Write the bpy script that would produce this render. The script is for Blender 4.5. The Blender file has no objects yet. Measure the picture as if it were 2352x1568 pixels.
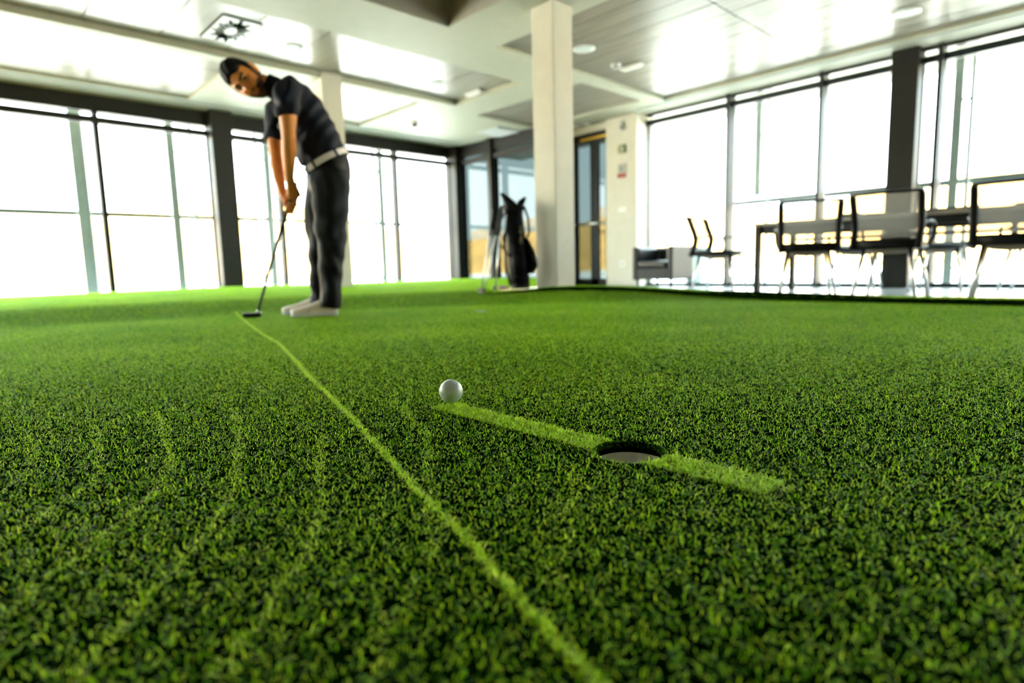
import bpy, bmesh, math, random
import numpy as np
from mathutils import Vector, Matrix, Euler

random.seed(7)
RNG = np.random.default_rng(11)
SC = bpy.context.scene
COL = SC.collection

# ------------------------------------------------------------------ camera
CAM_H = 0.25
R_RIGHT = Vector((0.725125568093185, -0.6881376851756805, -0.025679500357127346))
R_UP = Vector((0.10394256662348986, 0.07251307832239592, 0.9919363872325339))
R_FWD = Vector((0.680726709731047, 0.7219476294810213, -0.12410788430022023))
cd = bpy.data.cameras.new('camera')
cam = bpy.data.objects.new('camera', cd)
COL.objects.link(cam)
m = Matrix.Identity(4)
for i in range(3):
    m[i][0] = R_RIGHT[i]; m[i][1] = R_UP[i]; m[i][2] = -R_FWD[i]
m[2][3] = CAM_H
cam.matrix_world = m
cd.sensor_width = 36.0
cd.lens = 1366.24 / 2352 * 36.0
cd.clip_start = 0.02
cd.clip_end = 500
cd.dof.use_dof = True
cd.dof.focus_distance = 0.92
cd.dof.aperture_fstop = 2.8
SC.camera = cam

# ------------------------------------------------------------------ light and exposure
SC.view_settings.view_transform = 'Standard'
SC.view_settings.look = 'None'
SC.view_settings.gamma = 1.0
SC.view_settings.exposure = 2.05
SC.view_settings.use_curve_mapping = False

w = bpy.data.worlds.new('world'); SC.world = w
w.use_nodes = True
nt = w.node_tree; nt.nodes.clear()
tc = nt.nodes.new('ShaderNodeTexCoord')
sx = nt.nodes.new('ShaderNodeSeparateXYZ')
rp = nt.nodes.new('ShaderNodeValToRGB')
rp.color_ramp.elements[0].position = 0.0
rp.color_ramp.elements[0].color = (0.90, 1.0, 0.97, 1)
rp.color_ramp.elements[1].position = 0.9
rp.color_ramp.elements[1].color = (0.50, 0.70, 0.86, 1)
bg = nt.nodes.new('ShaderNodeBackground')
bg.inputs['Strength'].default_value = 4.8
ow = nt.nodes.new('ShaderNodeOutputWorld')
nt.links.new(tc.outputs['Generated'], sx.inputs[0])
nt.links.new(sx.outputs['Z'], rp.inputs[0])
nt.links.new(rp.outputs[0], bg.inputs['Color'])
nt.links.new(bg.outputs[0], ow.inputs['Surface'])

sd = bpy.data.lights.new('sun', 'SUN')
sd.energy = 26.0
sd.angle = math.radians(0.6)
sd.color = (1.0, 0.93, 0.8)
sun = bpy.data.objects.new('sun', sd); COL.objects.link(sun)
sun.rotation_euler = Vector((0.62, 0.52, -0.62)).to_track_quat('-Z', 'Y').to_euler()

# ------------------------------------------------------------------ helpers
def tag(o, label=None, cat=None, group=None, kind=None):
    if label: o['label'] = label
    if cat: o['category'] = cat
    if group: o['group'] = group
    if kind: o['kind'] = kind
    return o

def empty(name, loc, rz=0.0):
    o = bpy.data.objects.new(name, None)
    COL.objects.link(o)
    o.empty_display_size = 0.05
    o.location = loc
    o.rotation_euler = (0, 0, rz)
    return o

def copy_tree(o, parent=None):
    c = o.copy(); COL.objects.link(c); c.parent = parent
    for ch in list(o.children):
        copy_tree(ch, c)
    return c

class MB:
    """Collects shapes; build() links them as one mesh object."""
    def __init__(s):
        s.v = []; s.f = []
    def add(s, vs, fs):
        b = len(s.v)
        s.v.extend([tuple(map(float, p)) for p in vs])
        s.f.extend([tuple(i + b for i in f) for f in fs])
        return s
    def box(s, x0, x1, y0, y1, z0, z1):
        vs = [(x0,y0,z0),(x1,y0,z0),(x1,y1,z0),(x0,y1,z0),(x0,y0,z1),(x1,y0,z1),(x1,y1,z1),(x0,y1,z1)]
        return s.add(vs, [(0,3,2,1),(4,5,6,7),(0,1,5,4),(1,2,6,5),(2,3,7,6),(3,0,4,7)])
    def rings(s, rs, cap=True, closed=False):
        n = len(rs[0]); vs = [p for r in rs for p in r]; fs = []
        m = len(rs)
        for i in range(m if closed else m - 1):
            a = i * n; b = ((i + 1) % m) * n
            for j in range(n):
                k = (j + 1) % n
                fs.append((a + j, a + k, b + k, b + j))
        if cap and not closed:
            fs.append(tuple(range(n - 1, -1, -1)))
            fs.append(tuple((m - 1) * n + j for j in range(n)))
        return s.add(vs, fs)
    def tube(s, pts, rad, n=10, closed=False, flat=None):
        """round (or flattened) tube along pts; rad scalar or list"""
        P = [Vector(p) for p in pts]
        if not hasattr(rad, '__len__'): rad = [rad] * len(P)
        rs = []; ref = None
        for i, p in enumerate(P):
            if closed: t = (P[(i + 1) % len(P)] - P[i - 1]).normalized()
            else: t = (P[min(i + 1, len(P) - 1)] - P[max(i - 1, 0)]).normalized()
            if ref is None:
                ref = Vector((0, 0, 1)) if abs(t.z) < 0.9 else Vector((1, 0, 0))
            a = (ref - t * ref.dot(t)).normalized()
            b = t.cross(a)
            ref = a
            r = rad[i]
            ra, rb = (r, r) if flat is None else (r * flat[0], r * flat[1])
            rs.append([p + a * (ra * math.cos(2 * math.pi * k / n)) + b * (rb * math.sin(2 * math.pi * k / n)) for k in range(n)])
        return s.rings(rs, closed=closed)
    def lathe(s, prof, c=(0, 0, 0), n=24, cap=True):
        rs = [[(c[0] + r * math.cos(2 * math.pi * k / n), c[1] + r * math.sin(2 * math.pi * k / n), c[2] + z) for k in range(n)] for r, z in prof]
        return s.rings(rs, cap=cap)
    def ball(s, c, r, n=14, m=9):
        rx, ry, rz = (r, r, r) if not hasattr(r, '__len__') else r
        rs = []
        for i in range(m):
            th = math.pi * (i + 0.5) / m
            rs.append([(c[0] + rx * math.sin(th) * math.cos(2*math.pi*k/n), c[1] + ry * math.sin(th) * math.sin(2*math.pi*k/n), c[2] - rz * math.cos(th)) for k in range(n)])
        return s.rings(rs)
    def prism(s, poly, lo, hi, axis='z'):
        """extrude a 2D polygon along axis from lo to hi"""
        def P(a, b, c):
            return {'z': (a, b, c), 'x': (c, a, b), 'y': (a, c, b)}[axis]
        n = len(poly)
        vs = [P(a, b, lo) for a, b in poly] + [P(a, b, hi) for a, b in poly]
        fs = [tuple(range(n - 1, -1, -1)), tuple(range(n, 2 * n))]
        for i in range(n):
            j = (i + 1) % n
            fs.append((i, j, n + j, n + i))
        return s.add(vs, fs)
    def loft(s, secs, n=20):
        """secs: (centre, vecA, vecB) ellipses"""
        rs = []
        for c, A, B in secs:
            c = Vector(c); A = Vector(A); B = Vector(B)
            rs.append([c + A * math.cos(2*math.pi*k/n) + B * math.sin(2*math.pi*k/n) for k in range(n)])
        return s.rings(rs)
    def mesh(s, name):
        me = bpy.data.meshes.new(name)
        me.from_pydata(s.v, [], s.f)
        bm = bmesh.new(); bm.from_mesh(me)
        bmesh.ops.recalc_face_normals(bm, faces=bm.faces)
        bm.to_mesh(me); bm.free()
        return me
    def build(s, name, mat, parent=None, smooth=False, bevel=0.0, world=False, bseg=2):
        me = s.mesh(name)
        return link(me, name, mat, parent, smooth, bevel, world, bseg)

def link(me, name, mat, parent=None, smooth=False, bevel=0.0, world=False, bseg=2):
    o = bpy.data.objects.new(name, me)
    COL.objects.link(o)
    if mat is not None: me.materials.append(mat)
    if smooth:
        me.polygons.foreach_set('use_smooth', [True] * len(me.polygons))
    if parent is not None:
        o.parent = parent
        if world:
            off = Vector(parent.location)
            if parent.parent is not None: off += Vector(parent.parent.location)
            o.location = -off
    if bevel > 0:
        b = o.modifiers.new('bevel', 'BEVEL'); b.width = bevel; b.segments = bseg
        b.limit_method = 'ANGLE'; b.angle_limit = math.radians(40)
    return o

def remeshed(mb, voxel, smooth=4, fac=0.5):
    """one continuous skin grown over the collected shapes"""
    me = mb.mesh('tmp')
    o = bpy.data.objects.new('tmp', me); COL.objects.link(o)
    r = o.modifiers.new('r', 'REMESH'); r.mode = 'VOXEL'; r.voxel_size = voxel
    if smooth:
        sm = o.modifiers.new('s', 'SMOOTH'); sm.iterations = smooth; sm.factor = fac
    dg = bpy.context.evaluated_depsgraph_get()
    out = bpy.data.meshes.new_from_object(o.evaluated_get(dg))
    bpy.data.objects.remove(o); bpy.data.meshes.remove(me)
    out.materials.clear()
    return out

# ------------------------------------------------------------------ materials
def nodes(name):
    m = bpy.data.materials.new(name); m.use_nodes = True
    t = m.node_tree
    return m, t, t.nodes['Principled BSDF']

def mat(name, col, rough=0.5, metal=0.0, var=0.08, scale=8.0, bump=0.0, bscale=60.0, spec=0.5, coat=0.0, stretch=None, emit=None):
    m, t, p = nodes(name)
    L = t.links
    co = t.nodes.new('ShaderNodeTexCoord')
    src = co.outputs['Object']
    if stretch:
        mp = t.nodes.new('ShaderNodeMapping'); mp.inputs['Scale'].default_value = stretch
        L.new(src, mp.inputs['Vector']); src = mp.outputs[0]
    nz = t.nodes.new('ShaderNodeTexNoise'); nz.inputs['Scale'].default_value = scale; nz.inputs['Detail'].default_value = 4
    L.new(src, nz.inputs['Vector'])
    r = t.nodes.new('ShaderNodeValToRGB')
    r.color_ramp.elements[0].position = 0.3; r.color_ramp.elements[1].position = 0.7
    r.color_ramp.elements[0].color = tuple(max(0, c * (1 - var)) for c in col) + (1,)
    r.color_ramp.elements[1].color = tuple(min(1, c * (1 + var)) for c in col) + (1,)
    L.new(nz.outputs['Fac'], r.inputs[0]); L.new(r.outputs[0], p.inputs['Base Color'])
    p.inputs['Roughness'].default_value = rough
    p.inputs['Metallic'].default_value = metal
    p.inputs['Specular IOR Level'].default_value = spec
    if coat: p.inputs['Coat Weight'].default_value = coat; p.inputs['Coat Roughness'].default_value = max(0.1, rough * 0.8)
    if emit:
        p.inputs['Emission Color'].default_value = tuple(emit[:3]) + (1,); p.inputs['Emission Strength'].default_value = emit[3]
    if bump:
        n2 = t.nodes.new('ShaderNodeTexNoise'); n2.inputs['Scale'].default_value = bscale; n2.inputs['Detail'].default_value = 3
        L.new(src, n2.inputs['Vector'])
        b = t.nodes.new('ShaderNodeBump'); b.inputs['Strength'].default_value = bump; b.inputs['Distance'].default_value = 0.01
        L.new(n2.outputs['Fac'], b.inputs['Height']); L.new(b.outputs[0], p.inputs['Normal'])
    return m

def glass_mat(name, tint, refl=1.0, ior=1.45):
    m = bpy.data.materials.new(name); m.use_nodes = True
    t = m.node_tree; t.nodes.clear()
    o = t.nodes.new('ShaderNodeOutputMaterial')
    tr = t.nodes.new('ShaderNodeBsdfTransparent'); tr.inputs[0].default_value = tuple(tint) + (1,)
    gl = t.nodes.new('ShaderNodeBsdfGlossy'); gl.inputs['Roughness'].default_value = 0.02
    fr = t.nodes.new('ShaderNodeFresnel'); fr.inputs['IOR'].default_value = ior
    mx = t.nodes.new('ShaderNodeMixShader')
    ml = t.nodes.new('ShaderNodeMath'); ml.operation = 'MULTIPLY'; ml.inputs[1].default_value = refl
    geo = t.nodes.new('ShaderNodeNewGeometry')      # reflect on the outer faces only
    bf = t.nodes.new('ShaderNodeMath'); bf.operation = 'SUBTRACT'; bf.inputs[0].default_value = refl
    t.links.new(geo.outputs['Backfacing'], bf.inputs[1]); bf.use_clamp = True
    t.links.new(bf.outputs[0], ml.inputs[1])
    t.links.new(fr.outputs[0], ml.inputs[0]); t.links.new(ml.outputs[0], mx.inputs[0])
    t.links.new(tr.outputs[0], mx.inputs[1]); t.links.new(gl.outputs[0], mx.inputs[2])
    t.links.new(mx.outputs[0], o.inputs['Surface'])
    return m

def grass_mat(name, dark, mid, light, transl=0.45, rough=0.45):
    m = bpy.data.materials.new(name); m.use_nodes = True
    t = m.node_tree; t.nodes.clear(); L = t.links
    o = t.nodes.new('ShaderNodeOutputMaterial')
    at = t.nodes.new('ShaderNodeAttribute'); at.attribute_name = 'rnd'
    geo = t.nodes.new('ShaderNodeNewGeometry')
    nz = t.nodes.new('ShaderNodeTexNoise'); nz.inputs['Scale'].default_value = 2.2; nz.inputs['Detail'].default_value = 3
    L.new(geo.outputs['Position'], nz.inputs['Vector'])
    ad = t.nodes.new('ShaderNodeMath'); ad.operation = 'MULTIPLY_ADD'; ad.inputs[1].default_value = 0.5; ad.inputs[2].default_value = -0.25
    L.new(nz.outputs['Fac'], ad.inputs[0])
    sm = t.nodes.new('ShaderNodeMath'); sm.operation = 'ADD'
    L.new(ad.outputs[0], sm.inputs[0]); L.new(at.outputs['Fac'], sm.inputs[1])
    r = t.nodes.new('ShaderNodeValToRGB')
    r.color_ramp.elements[0].position = 0.1; r.color_ramp.elements[0].color = dark + (1,)
    r.color_ramp.elements[1].position = 0.95; r.color_ramp.elements[1].color = light + (1,)
    e = r.color_ramp.elements.new(0.55); e.color = mid + (1,)
    L.new(sm.outputs[0], r.inputs[0])
    p = t.nodes.new('ShaderNodeBsdfPrincipled')
    p.inputs['Roughness'].default_value = rough
    p.inputs['Specular IOR Level'].default_value = 0.25
    L.new(r.outputs[0], p.inputs['Base Color'])
    tl = t.nodes.new('ShaderNodeBsdfTranslucent'); L.new(r.outputs[0], tl.inputs[0])
    mx = t.nodes.new('ShaderNodeMixShader'); mx.inputs[0].default_value = transl
    L.new(p.outputs[0], mx.inputs[1]); L.new(tl.outputs[0], mx.inputs[2])
    L.new(mx.outputs[0], o.inputs['Surface'])
    return m

M = {}
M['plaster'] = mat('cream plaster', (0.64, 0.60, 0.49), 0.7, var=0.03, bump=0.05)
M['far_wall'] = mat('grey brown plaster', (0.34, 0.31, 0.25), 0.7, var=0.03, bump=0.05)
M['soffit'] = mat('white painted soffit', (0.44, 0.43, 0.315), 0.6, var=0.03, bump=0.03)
M['panel'] = mat('glossy laminate ceiling panel', (0.25, 0.22, 0.165), 0.33, var=0.2, scale=3.0, spec=0.14, coat=0.0, stretch=(6, 0.5, 6))
M['panel2'] = mat('glossy laminate ceiling panel across', (0.33, 0.30, 0.22), 0.29, var=0.14, scale=3.0, spec=0.33, coat=0.0, stretch=(6, 0.5, 6))
M['black'] = mat('matt black recess', (0.003, 0.003, 0.003), 1.0, spec=0.0)
M['coffer'] = mat('grey brown coffer lining', (0.33, 0.30, 0.23), 0.6, var=0.05)
M['frame'] = mat('dark bronze window metal', (0.012, 0.0112, 0.0085), 0.5, 0.1, spec=0.3, var=0.1)
M['frame_blue'] = mat('dark blue grey window metal', (0.014, 0.018, 0.02), 0.4, 0.2, spec=0.35, var=0.1)
M['floor'] = mat('pale grey floor tile', (0.42, 0.43, 0.42), 0.25, var=0.08, scale=3)
M['glass'] = glass_mat('clear window glass', (0.965, 0.985, 0.975))
M['glass_tint'] = glass_mat('tinted window glass', (0.132, 0.150, 0.150), 1.0, 1.45)
M['turf_base'] = mat('dark green turf backing', (0.004, 0.012, 0.001), 0.9, spec=0.0, var=0.3, scale=300)
M['white_plastic'] = mat('white plastic', (0.82, 0.81, 0.74), 0.4, var=0.03)
M['grey_plastic'] = mat('grey plastic', (0.40, 0.42, 0.40), 0.5, var=0.05)
M['dark_plastic'] = mat('dark plastic', (0.008, 0.008, 0.008), 0.45, spec=0.2, var=0.1)
M['chrome'] = mat('chrome', (0.8, 0.8, 0.78), 0.12, 1.0, var=0.03)
M['steel'] = mat('galvanised steel', (0.16, 0.20, 0.19), 0.5, 0.2, var=0.1)
M['facade'] = mat('painted facade steel', (0.28, 0.35, 0.32), 0.5, 0.1, var=0.08)
M['facade_dark'] = mat('grey green painted rail', (0.12, 0.155, 0.145), 0.5, 0.1, var=0.08)
M['concrete'] = mat('pale concrete', (0.74, 0.72, 0.66), 0.8, var=0.08, scale=2, bump=0.2)
M['hill'] = mat('dry grass hillside', (0.60, 0.34, 0.085), 0.95, var=0.35, scale=0.5)
M['scrub'] = mat('dark hillside scrub', (0.10, 0.09, 0.03), 0.95, var=0.4, scale=3)

# ------------------------------------------------------------------ the turf surface
def sstep(a, b, x):
    t = np.clip((x - a) / (b - a), 0, 1)
    return t * t * (3 - 2 * t)
def turf_z(x, y):
    x = np.asarray(x, float); y = np.asarray(y, float)
    d = np.hypot(x, y)
    z = -0.018 * sstep(1.6, 2.9, d) + 0.073 * sstep(4.2, 5.3, d)
    z = z + 0.008 * np.exp(-((x - 2.6) ** 2 + (y - 8.2) ** 2) / 3.0) * 3
    return z
def tz(x, y): return float(turf_z(x, y))

HOLE = (0.644, 0.457); HOLE_R = 0.0485
FLOOR_Z = -0.10
LW = 9.15       # left window wall, plane y = LW
RW = 8.06       # right window wall, plane x = RW
BW = 7.24       # back window wall, plane x = BW
CZ = 2.5        # soffit height

# ------------------------------------------------------------------ room shell
fl = MB().box(-5, 9.0, -5, 9.4, FLOOR_Z - 0.1, FLOOR_Z).build('floor', M['floor'])
tag(fl, 'pale smooth floor around the raised putting green', kind='structure')

rearw = MB().box(-5.2, -5.0, -5.2, 6.0, FLOOR_Z, 3.4).box(-5.2, -5.0, 8.8, 9.3, FLOOR_Z, 3.4).box(-5.2, -5.0, 6.0, 8.8, 2.45, 3.4).build('wall_rear', M['far_wall'])
tag(rearw, 'plain grey brown wall behind the camera', kind='structure')
frontw = MB().box(-5.2, 8.3, -5.2, -5.0, FLOOR_Z, 3.4).build('wall_front', M['far_wall'])
tag(frontw, 'plain grey brown end wall of the room', kind='structure')

# ceiling: a white soffit with recesses, the laminate panels are its parts
ceil = empty('ceiling', (0, 0, CZ)); tag(ceil, 'white soffit ceiling with recessed glossy laminate panels', kind='structure')
TOP = 3.45
# recess rectangles (x0,x1,y0,y1,z)
REC = {'B': (-5, 5.43, 5.46, 6.78, 2.565), 'A1': (-5, 2.52, 6.95, 8.62, 2.53), 'A2': (3.78, 4.95, 6.95, 8.62, 2.53),
       'C': (4.38, 7.55, -5, 4.77, 2.54), 'E': (6.0, 7.30, 4.98, 7.02, 2.53), 'K': (-5, 3.68, -5, 4.66, 3.0)}
xs = sorted({-5.0, 9.2} | {v for r in REC.values() for v in r[:2]})
ys = sorted({-5.0, 9.35} | {v for r in REC.values() for v in r[2:4]})
sb = MB()
def inrec(x, y):
    for k, r in REC.items():
        if r[0] < x < r[1] and r[2] < y < r[3]: return k
    return None
for j in range(len(ys) - 1):      # merge runs in x so the slab has few boxes
    run = None
    for i in range(len(xs) - 1):
        free = inrec((xs[i] + xs[i+1]) / 2, (ys[j] + ys[j+1]) / 2) is None
        if free:
            run = [xs[i], xs[i+1]] if run is None else [run[0], xs[i+1]]
        if run is not None and (not free or i == len(xs) - 2):
            sb.box(run[0], run[1], ys[j], ys[j+1], 0.0, 0.22); run = None
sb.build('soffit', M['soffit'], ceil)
MB().box(-5.2, 9.6, -5.2, 9.6, 0.96, 1.0).build('roof_slab', M['coffer'], ceil)
# deep dark coffer above the camera
k = REC['K']
MB().box(k[0], k[1] - 0.006, k[3] - 0.006, k[3] + 0.05, 0.002, 0.96).box(k[1] - 0.006, k[1] + 0.05, k[2], k[3] + 0.05, 0.002, 0.96).build('coffer_wall', M['coffer'], ceil)
MB().box(k[0], k[1], k[2], k[3], 0.50, 0.54).build('coffer_top', M['coffer'], ceil)
def panels(key, step, along, mt, split=None, gap=0.011):
    x0, x1, y0, y1, z = REC[key]
    z -= CZ
    cache = {}
    def put(a0, a1, b0, b1):
        sz = (round(a1 - a0, 3), round(b1 - b0, 3))
        if sz not in cache:
            me = MB().box(-sz[0]/2 + gap/2, sz[0]/2 - gap/2, -sz[1]/2 + gap/2, sz[1]/2 - gap/2, 0, 0.02).mesh('panel')
            cache[sz] = me; me.materials.append(mt)
        o = bpy.data.objects.new('panel', cache[sz]); COL.objects.link(o); o.parent = ceil
        o.location = ((a0 + a1) / 2, (b0 + b1) / 2, z + RNG.uniform(0, 0.002))
        o.rotation_euler = (RNG.uniform(-0.0015, 0.0015), RNG.uniform(-0.0015, 0.0015), 0)
    if along == 'y':
        n = max(1, round((x1 - x0) / step)); st = (x1 - x0) / n
        m2 = max(1, round((y1 - y0) / split)) if split else 1; sp = (y1 - y0) / m2
        for i in range(n):
            for q in range(m2): put(x0 + i*st, x0 + (i+1)*st, y0 + q*sp, y0 + (q+1)*sp)
    else:
        n = max(1, round((y1 - y0) / step)); st = (y1 - y0) / n
        m2 = max(1, round((x1 - x0) / split)) if split else 1; sp = (x1 - x0) / m2
        for i in range(n):
            for q in range(m2): put(x0 + q*sp, x0 + (q+1)*sp, y0 + i*st, y0 + (i+1)*st)
panels('B', 0.6, 'y', M['panel2'])
panels('A1', 0.4, 'x', M['panel2'], 2.5)
panels('A2', 0.4, 'x', M['panel2'])
panels('C', 0.29, 'y', M['panel'], 2.0)
panels('E', 0.26, 'y', M['panel'])
# backing above the thin recesses
bk = MB()
for kk in ('B', 'A1', 'A2', 'C', 'E'):
    x0, x1, y0, y1, z = REC[kk]
    bk.box(x0 - 0.02, x1 + 0.02, y0 - 0.02, y1 + 0.02, z - CZ + 0.021, z - CZ + 0.06)
bk.build('panel_backing', M['dark_plastic'], ceil)
MB().box(-5, 7.0, 8.70, 8.715, -0.012, 0.0).build('shadow_line_trim', M['grey_plastic'], ceil)
MB().box(7.62, 7.635, -5, 5.3, -0.012, 0.0).build('shadow_line_trim', M['grey_plastic'], ceil)

# pillars
def pillar(name, x0, x1, y0, y1, z0, z1, mt, label, bevel=0.01):
    o = MB().box(x0, x1, y0, y1, z0, z1).build(name, mt, bevel=bevel)
    return tag(o, label, kind='structure')
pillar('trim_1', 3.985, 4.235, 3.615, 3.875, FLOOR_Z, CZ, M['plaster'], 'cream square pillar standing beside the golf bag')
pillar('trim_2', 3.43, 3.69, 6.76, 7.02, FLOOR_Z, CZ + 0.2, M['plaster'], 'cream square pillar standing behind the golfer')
pier = empty('trim_3', (7.78, 5.40, FLOOR_Z)); tag(pier, 'cream wall pier carrying the small signs', kind='structure')
MB().box(7.78, 8.25, 5.40, 5.98, FLOOR_Z, CZ).build('pier_body', M['plaster'], pier, world=True, bevel=0.008)
pillar('trim_4', 2.87, 3.15, 8.95, 9.25, FLOOR_Z, CZ, M['frame'], 'dark pilaster between the left windows')
pillar('trim_5', 7.86, 8.13, 1.83, 2.09, FLOOR_Z, CZ, M['frame'], 'dark pilaster between the right windows behind the chairs', 0.004)
pillar('trim_6', 7.10, 7.34, 8.93, 9.25, FLOOR_Z, CZ, M['frame'], 'dark corner post where the left windows end')
MB_ = MB().box(7.20, 8.02, 6.86, 6.98, FLOOR_Z, CZ)
tag(MB_.build('wall_back', M['plaster']), 'short cream return wall behind the square pillar', kind='structure')

# ---- glazed walls. Each window is one framed unit with its pane.
WN = [0]
def window(axis, plane, a0, a1, zb, z_glass, z_frame, z_slot, ztop, fm, gm, bars=True):
    """axis 'y': wall plane y=plane, runs in x from a0 to a1; axis 'x': plane x=plane, runs in y"""
    WN[0] += 1
    root = empty('window_%d' % WN[0], (((a0+a1)/2, plane, zb) if axis == 'y' else (plane, (a0+a1)/2, zb)))
    tag(root, 'floor to ceiling window bay %d' % WN[0], kind='structure')
    def bx(b0, b1, d0, d1, z0, z1, mb):
        if axis == 'y': mb.box(b0, b1, plane + d0, plane + d1, z0, z1)
        else: mb.box(plane + d0, plane + d1, b0, b1, z0, z1)
        return mb
    bx(a0, a1, -0.02, 0.10, z_slot, ztop, MB()).build('header', fm, root, world=True)
    bx(a0, a1, -0.035, 0.07, z_glass, z_frame, MB()).build('transom', fm, root, world=True, bevel=0.004)
    s = MB(); bx(a0, a0 + 0.03, -0.02, 0.10, zb, z_glass, s); bx(a1 - 0.03, a1, -0.02, 0.10, zb, z_glass, s)
    s.build('side_frame', fm, root, world=True)
    bx(a0, a1, -0.02, 0.07, zb, zb + 0.05, MB()).build('sill', fm, root, world=True)
    bx(a0, a1, 0.02, 0.032, zb, z_glass, MB()).build('pane', gm, root, world=True)
    bx(a0, a1, 0.02, 0.032, z_frame, z_slot, MB()).build('slot_pane', gm, root, world=True)
    return root
def mullion(axis, plane, a, zb, fm, w=0.045, d0=-0.10, d1=0.10):
    o = MB().box(a - w/2, a + w/2, plane + d0, plane + d1, zb, CZ) if axis == 'y' else MB().box(plane + d0, plane + d1, a - w/2, a + w/2, zb, CZ)
    return o
LZ = (0.0, 2.165, 2.245, 2.305, CZ)
xsL = [-4.9, -2.7, -0.6, 1.57, 2.90]
for a, b in zip(xsL[:-1], xsL[1:]): window('y', LW, a, b, *LZ, M['frame'], M['glass'])
for a, b in ((3.12, 3.86), (3.86, 5.93), (5.93, 7.12)): window('y', LW, a, b, *LZ, M['frame'], M['glass'])
for a, b in ((6.0, 7.4), (7.4, 8.8)): window('x', -5.1, a, b, FLOOR_Z, 2.165, 2.245, 2.305, 2.46, M['frame'], M['glass'])
tn = 7
for x in (-2.7, -0.6, 1.57, 3.86, 5.93):
    o = mullion('y', LW, x, 0.0, M['frame'], 0.05, -0.03, 0.12).build('trim_%d' % tn, M['frame']); tag(o, 'slim dark mullion of the left glazed wall', kind='structure'); tn += 1
RZ = (FLOOR_Z, 2.335, 2.415, 2.468, CZ)
ysR = [5.42, 4.057, 2.86, 2.05]
for a, b in zip(ysR[1:], ysR[:-1]): window('x', RW, a, b, *RZ, M['frame_blue'], M['glass'])
ysR2 = [1.86, 1.66, 0.46, -0.74, -1.94, -3.14, -5.0]
for a, b in zip(ysR2[1:], ysR2[:-1]): window('x', RW, a, b, *RZ, M['frame_blue'], M['glass'])
for y in (4.057, 2.86, 1.66, 0.46, -0.74, -1.94, -3.14):
    o = mullion('x', RW, y, FLOOR_Z, M['frame_blue'], 0.045, -0.09, 0.10).build('trim_%d' % tn, M['frame_blue']); tag(o, 'slim dark mullion of the right glazed wall', kind='structure'); tn += 1
for a, b in ((6.95, 8.05), (8.05, 9.05)): window('x', BW, a, b, 0.0, 2.165, 2.245, 2.305, CZ, M['frame'], M['glass_tint'])
o = mullion('x', BW, 8.08, 0.0, M['frame'], 0.09, -0.08, 0.10).build('trim_%d' % tn, M['frame']); tag(o, 'dark mullion beside the leaning golf clubs', kind='structure'); tn += 1

# glazed door beside the pier
door = empty('door_1', (7.95, 6.42, FLOOR_Z)); tag(door, 'dark framed glass door beside the cream wall pier', kind='structure')
MB().box(7.92, 8.02, 5.98, 6.86, 2.26, 2.40).build('door_head', M['frame'], door, world=True)
M['amber'] = mat('amber reflective transom strip', (0.75, 0.45, 0.06), 0.3, 0.6, var=0.05)
MB().box(7.915, 7.93, 5.99, 6.62, 2.285, 2.325).build('amber_strip', M['amber'], door, world=True)
MB().box(7.93, 8.0, 5.98, 6.86, FLOOR_Z, 0.02).build('threshold', M['frame'], door, world=True)
MB().box(7.92, 8.0, 6.72, 6.86, FLOOR_Z, 2.26).build('side_jamb', M['frame'], door, world=True)
MB().box(7.93, 7.99, 6.26, 6.42, FLOOR_Z, 2.26).build('meeting_stile', M['frame_blue'], door, world=True)
MB().box(7.955, 7.965, 5.98, 6.86, 0.02, 2.26).build('pane', M['glass_tint'], door, world=True)
MB().tube([(7.89, 6.02, 0.93), (7.89, 6.80, 0.93)], 0.022, 10).box(7.89, 7.95, 6.05, 6.08, 0.915, 0.945).box(7.89, 7.95, 6.7, 6.73, 0.915, 0.945).build('push_bar', M['chrome'], door, smooth=True, world=True)
MB().box(7.88, 8.3, 5.98, 6.98, 2.395, CZ).build('door_lintel', M['plaster'], door, world=True)

# ------------------------------------------------------------------ outside
ter = MB().box(8.2, 30, -30, 30, -0.30, -0.14).box(-30, 8.2, 9.4, 30, -0.30, -0.14).build('terrace_ground', M['concrete'])
tag(ter, 'pale paved terrace outside the windows', kind='structure')
far = MB().box(-150, 200, -120, 220, -3.4, -3.0).build('field_ground', M['hill'])
tag(far, 'dry ground beyond the terrace', kind='structure')
def hill_mesh():
    mb = MB(); na, nr = 110, 16
    vs = []; fs = []
    for i in range(na):
        a = math.radians(-40 + 180 * i / (na - 1))
        for j in range(nr):
            t = j / (nr - 1); r = 45 + 65 * t
            hgt = (11.0 + 2.2 * math.sin(a * 5.3 + 0.6) + 1.4 * math.sin(a * 11 + 1.0)) * (t ** 0.8) * (1.15 if t < 0.9 else 1.0)
            hgt += 0.5 * math.sin(a * 37 + j * 1.7) * t
            vs.append((r * math.cos(a), r * math.sin(a), -3.0 + hgt))
    for i in range(na - 1):
        for j in range(nr - 1):
            p = i * nr + j
            fs.append((p, p + nr, p + nr + 1, p + 1))
    return mb.add(vs, fs)
hl = hill_mesh().build('hills', M['hill'], smooth=True); tag(hl, 'dry golden hillside beyond the building', kind='structure')
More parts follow.
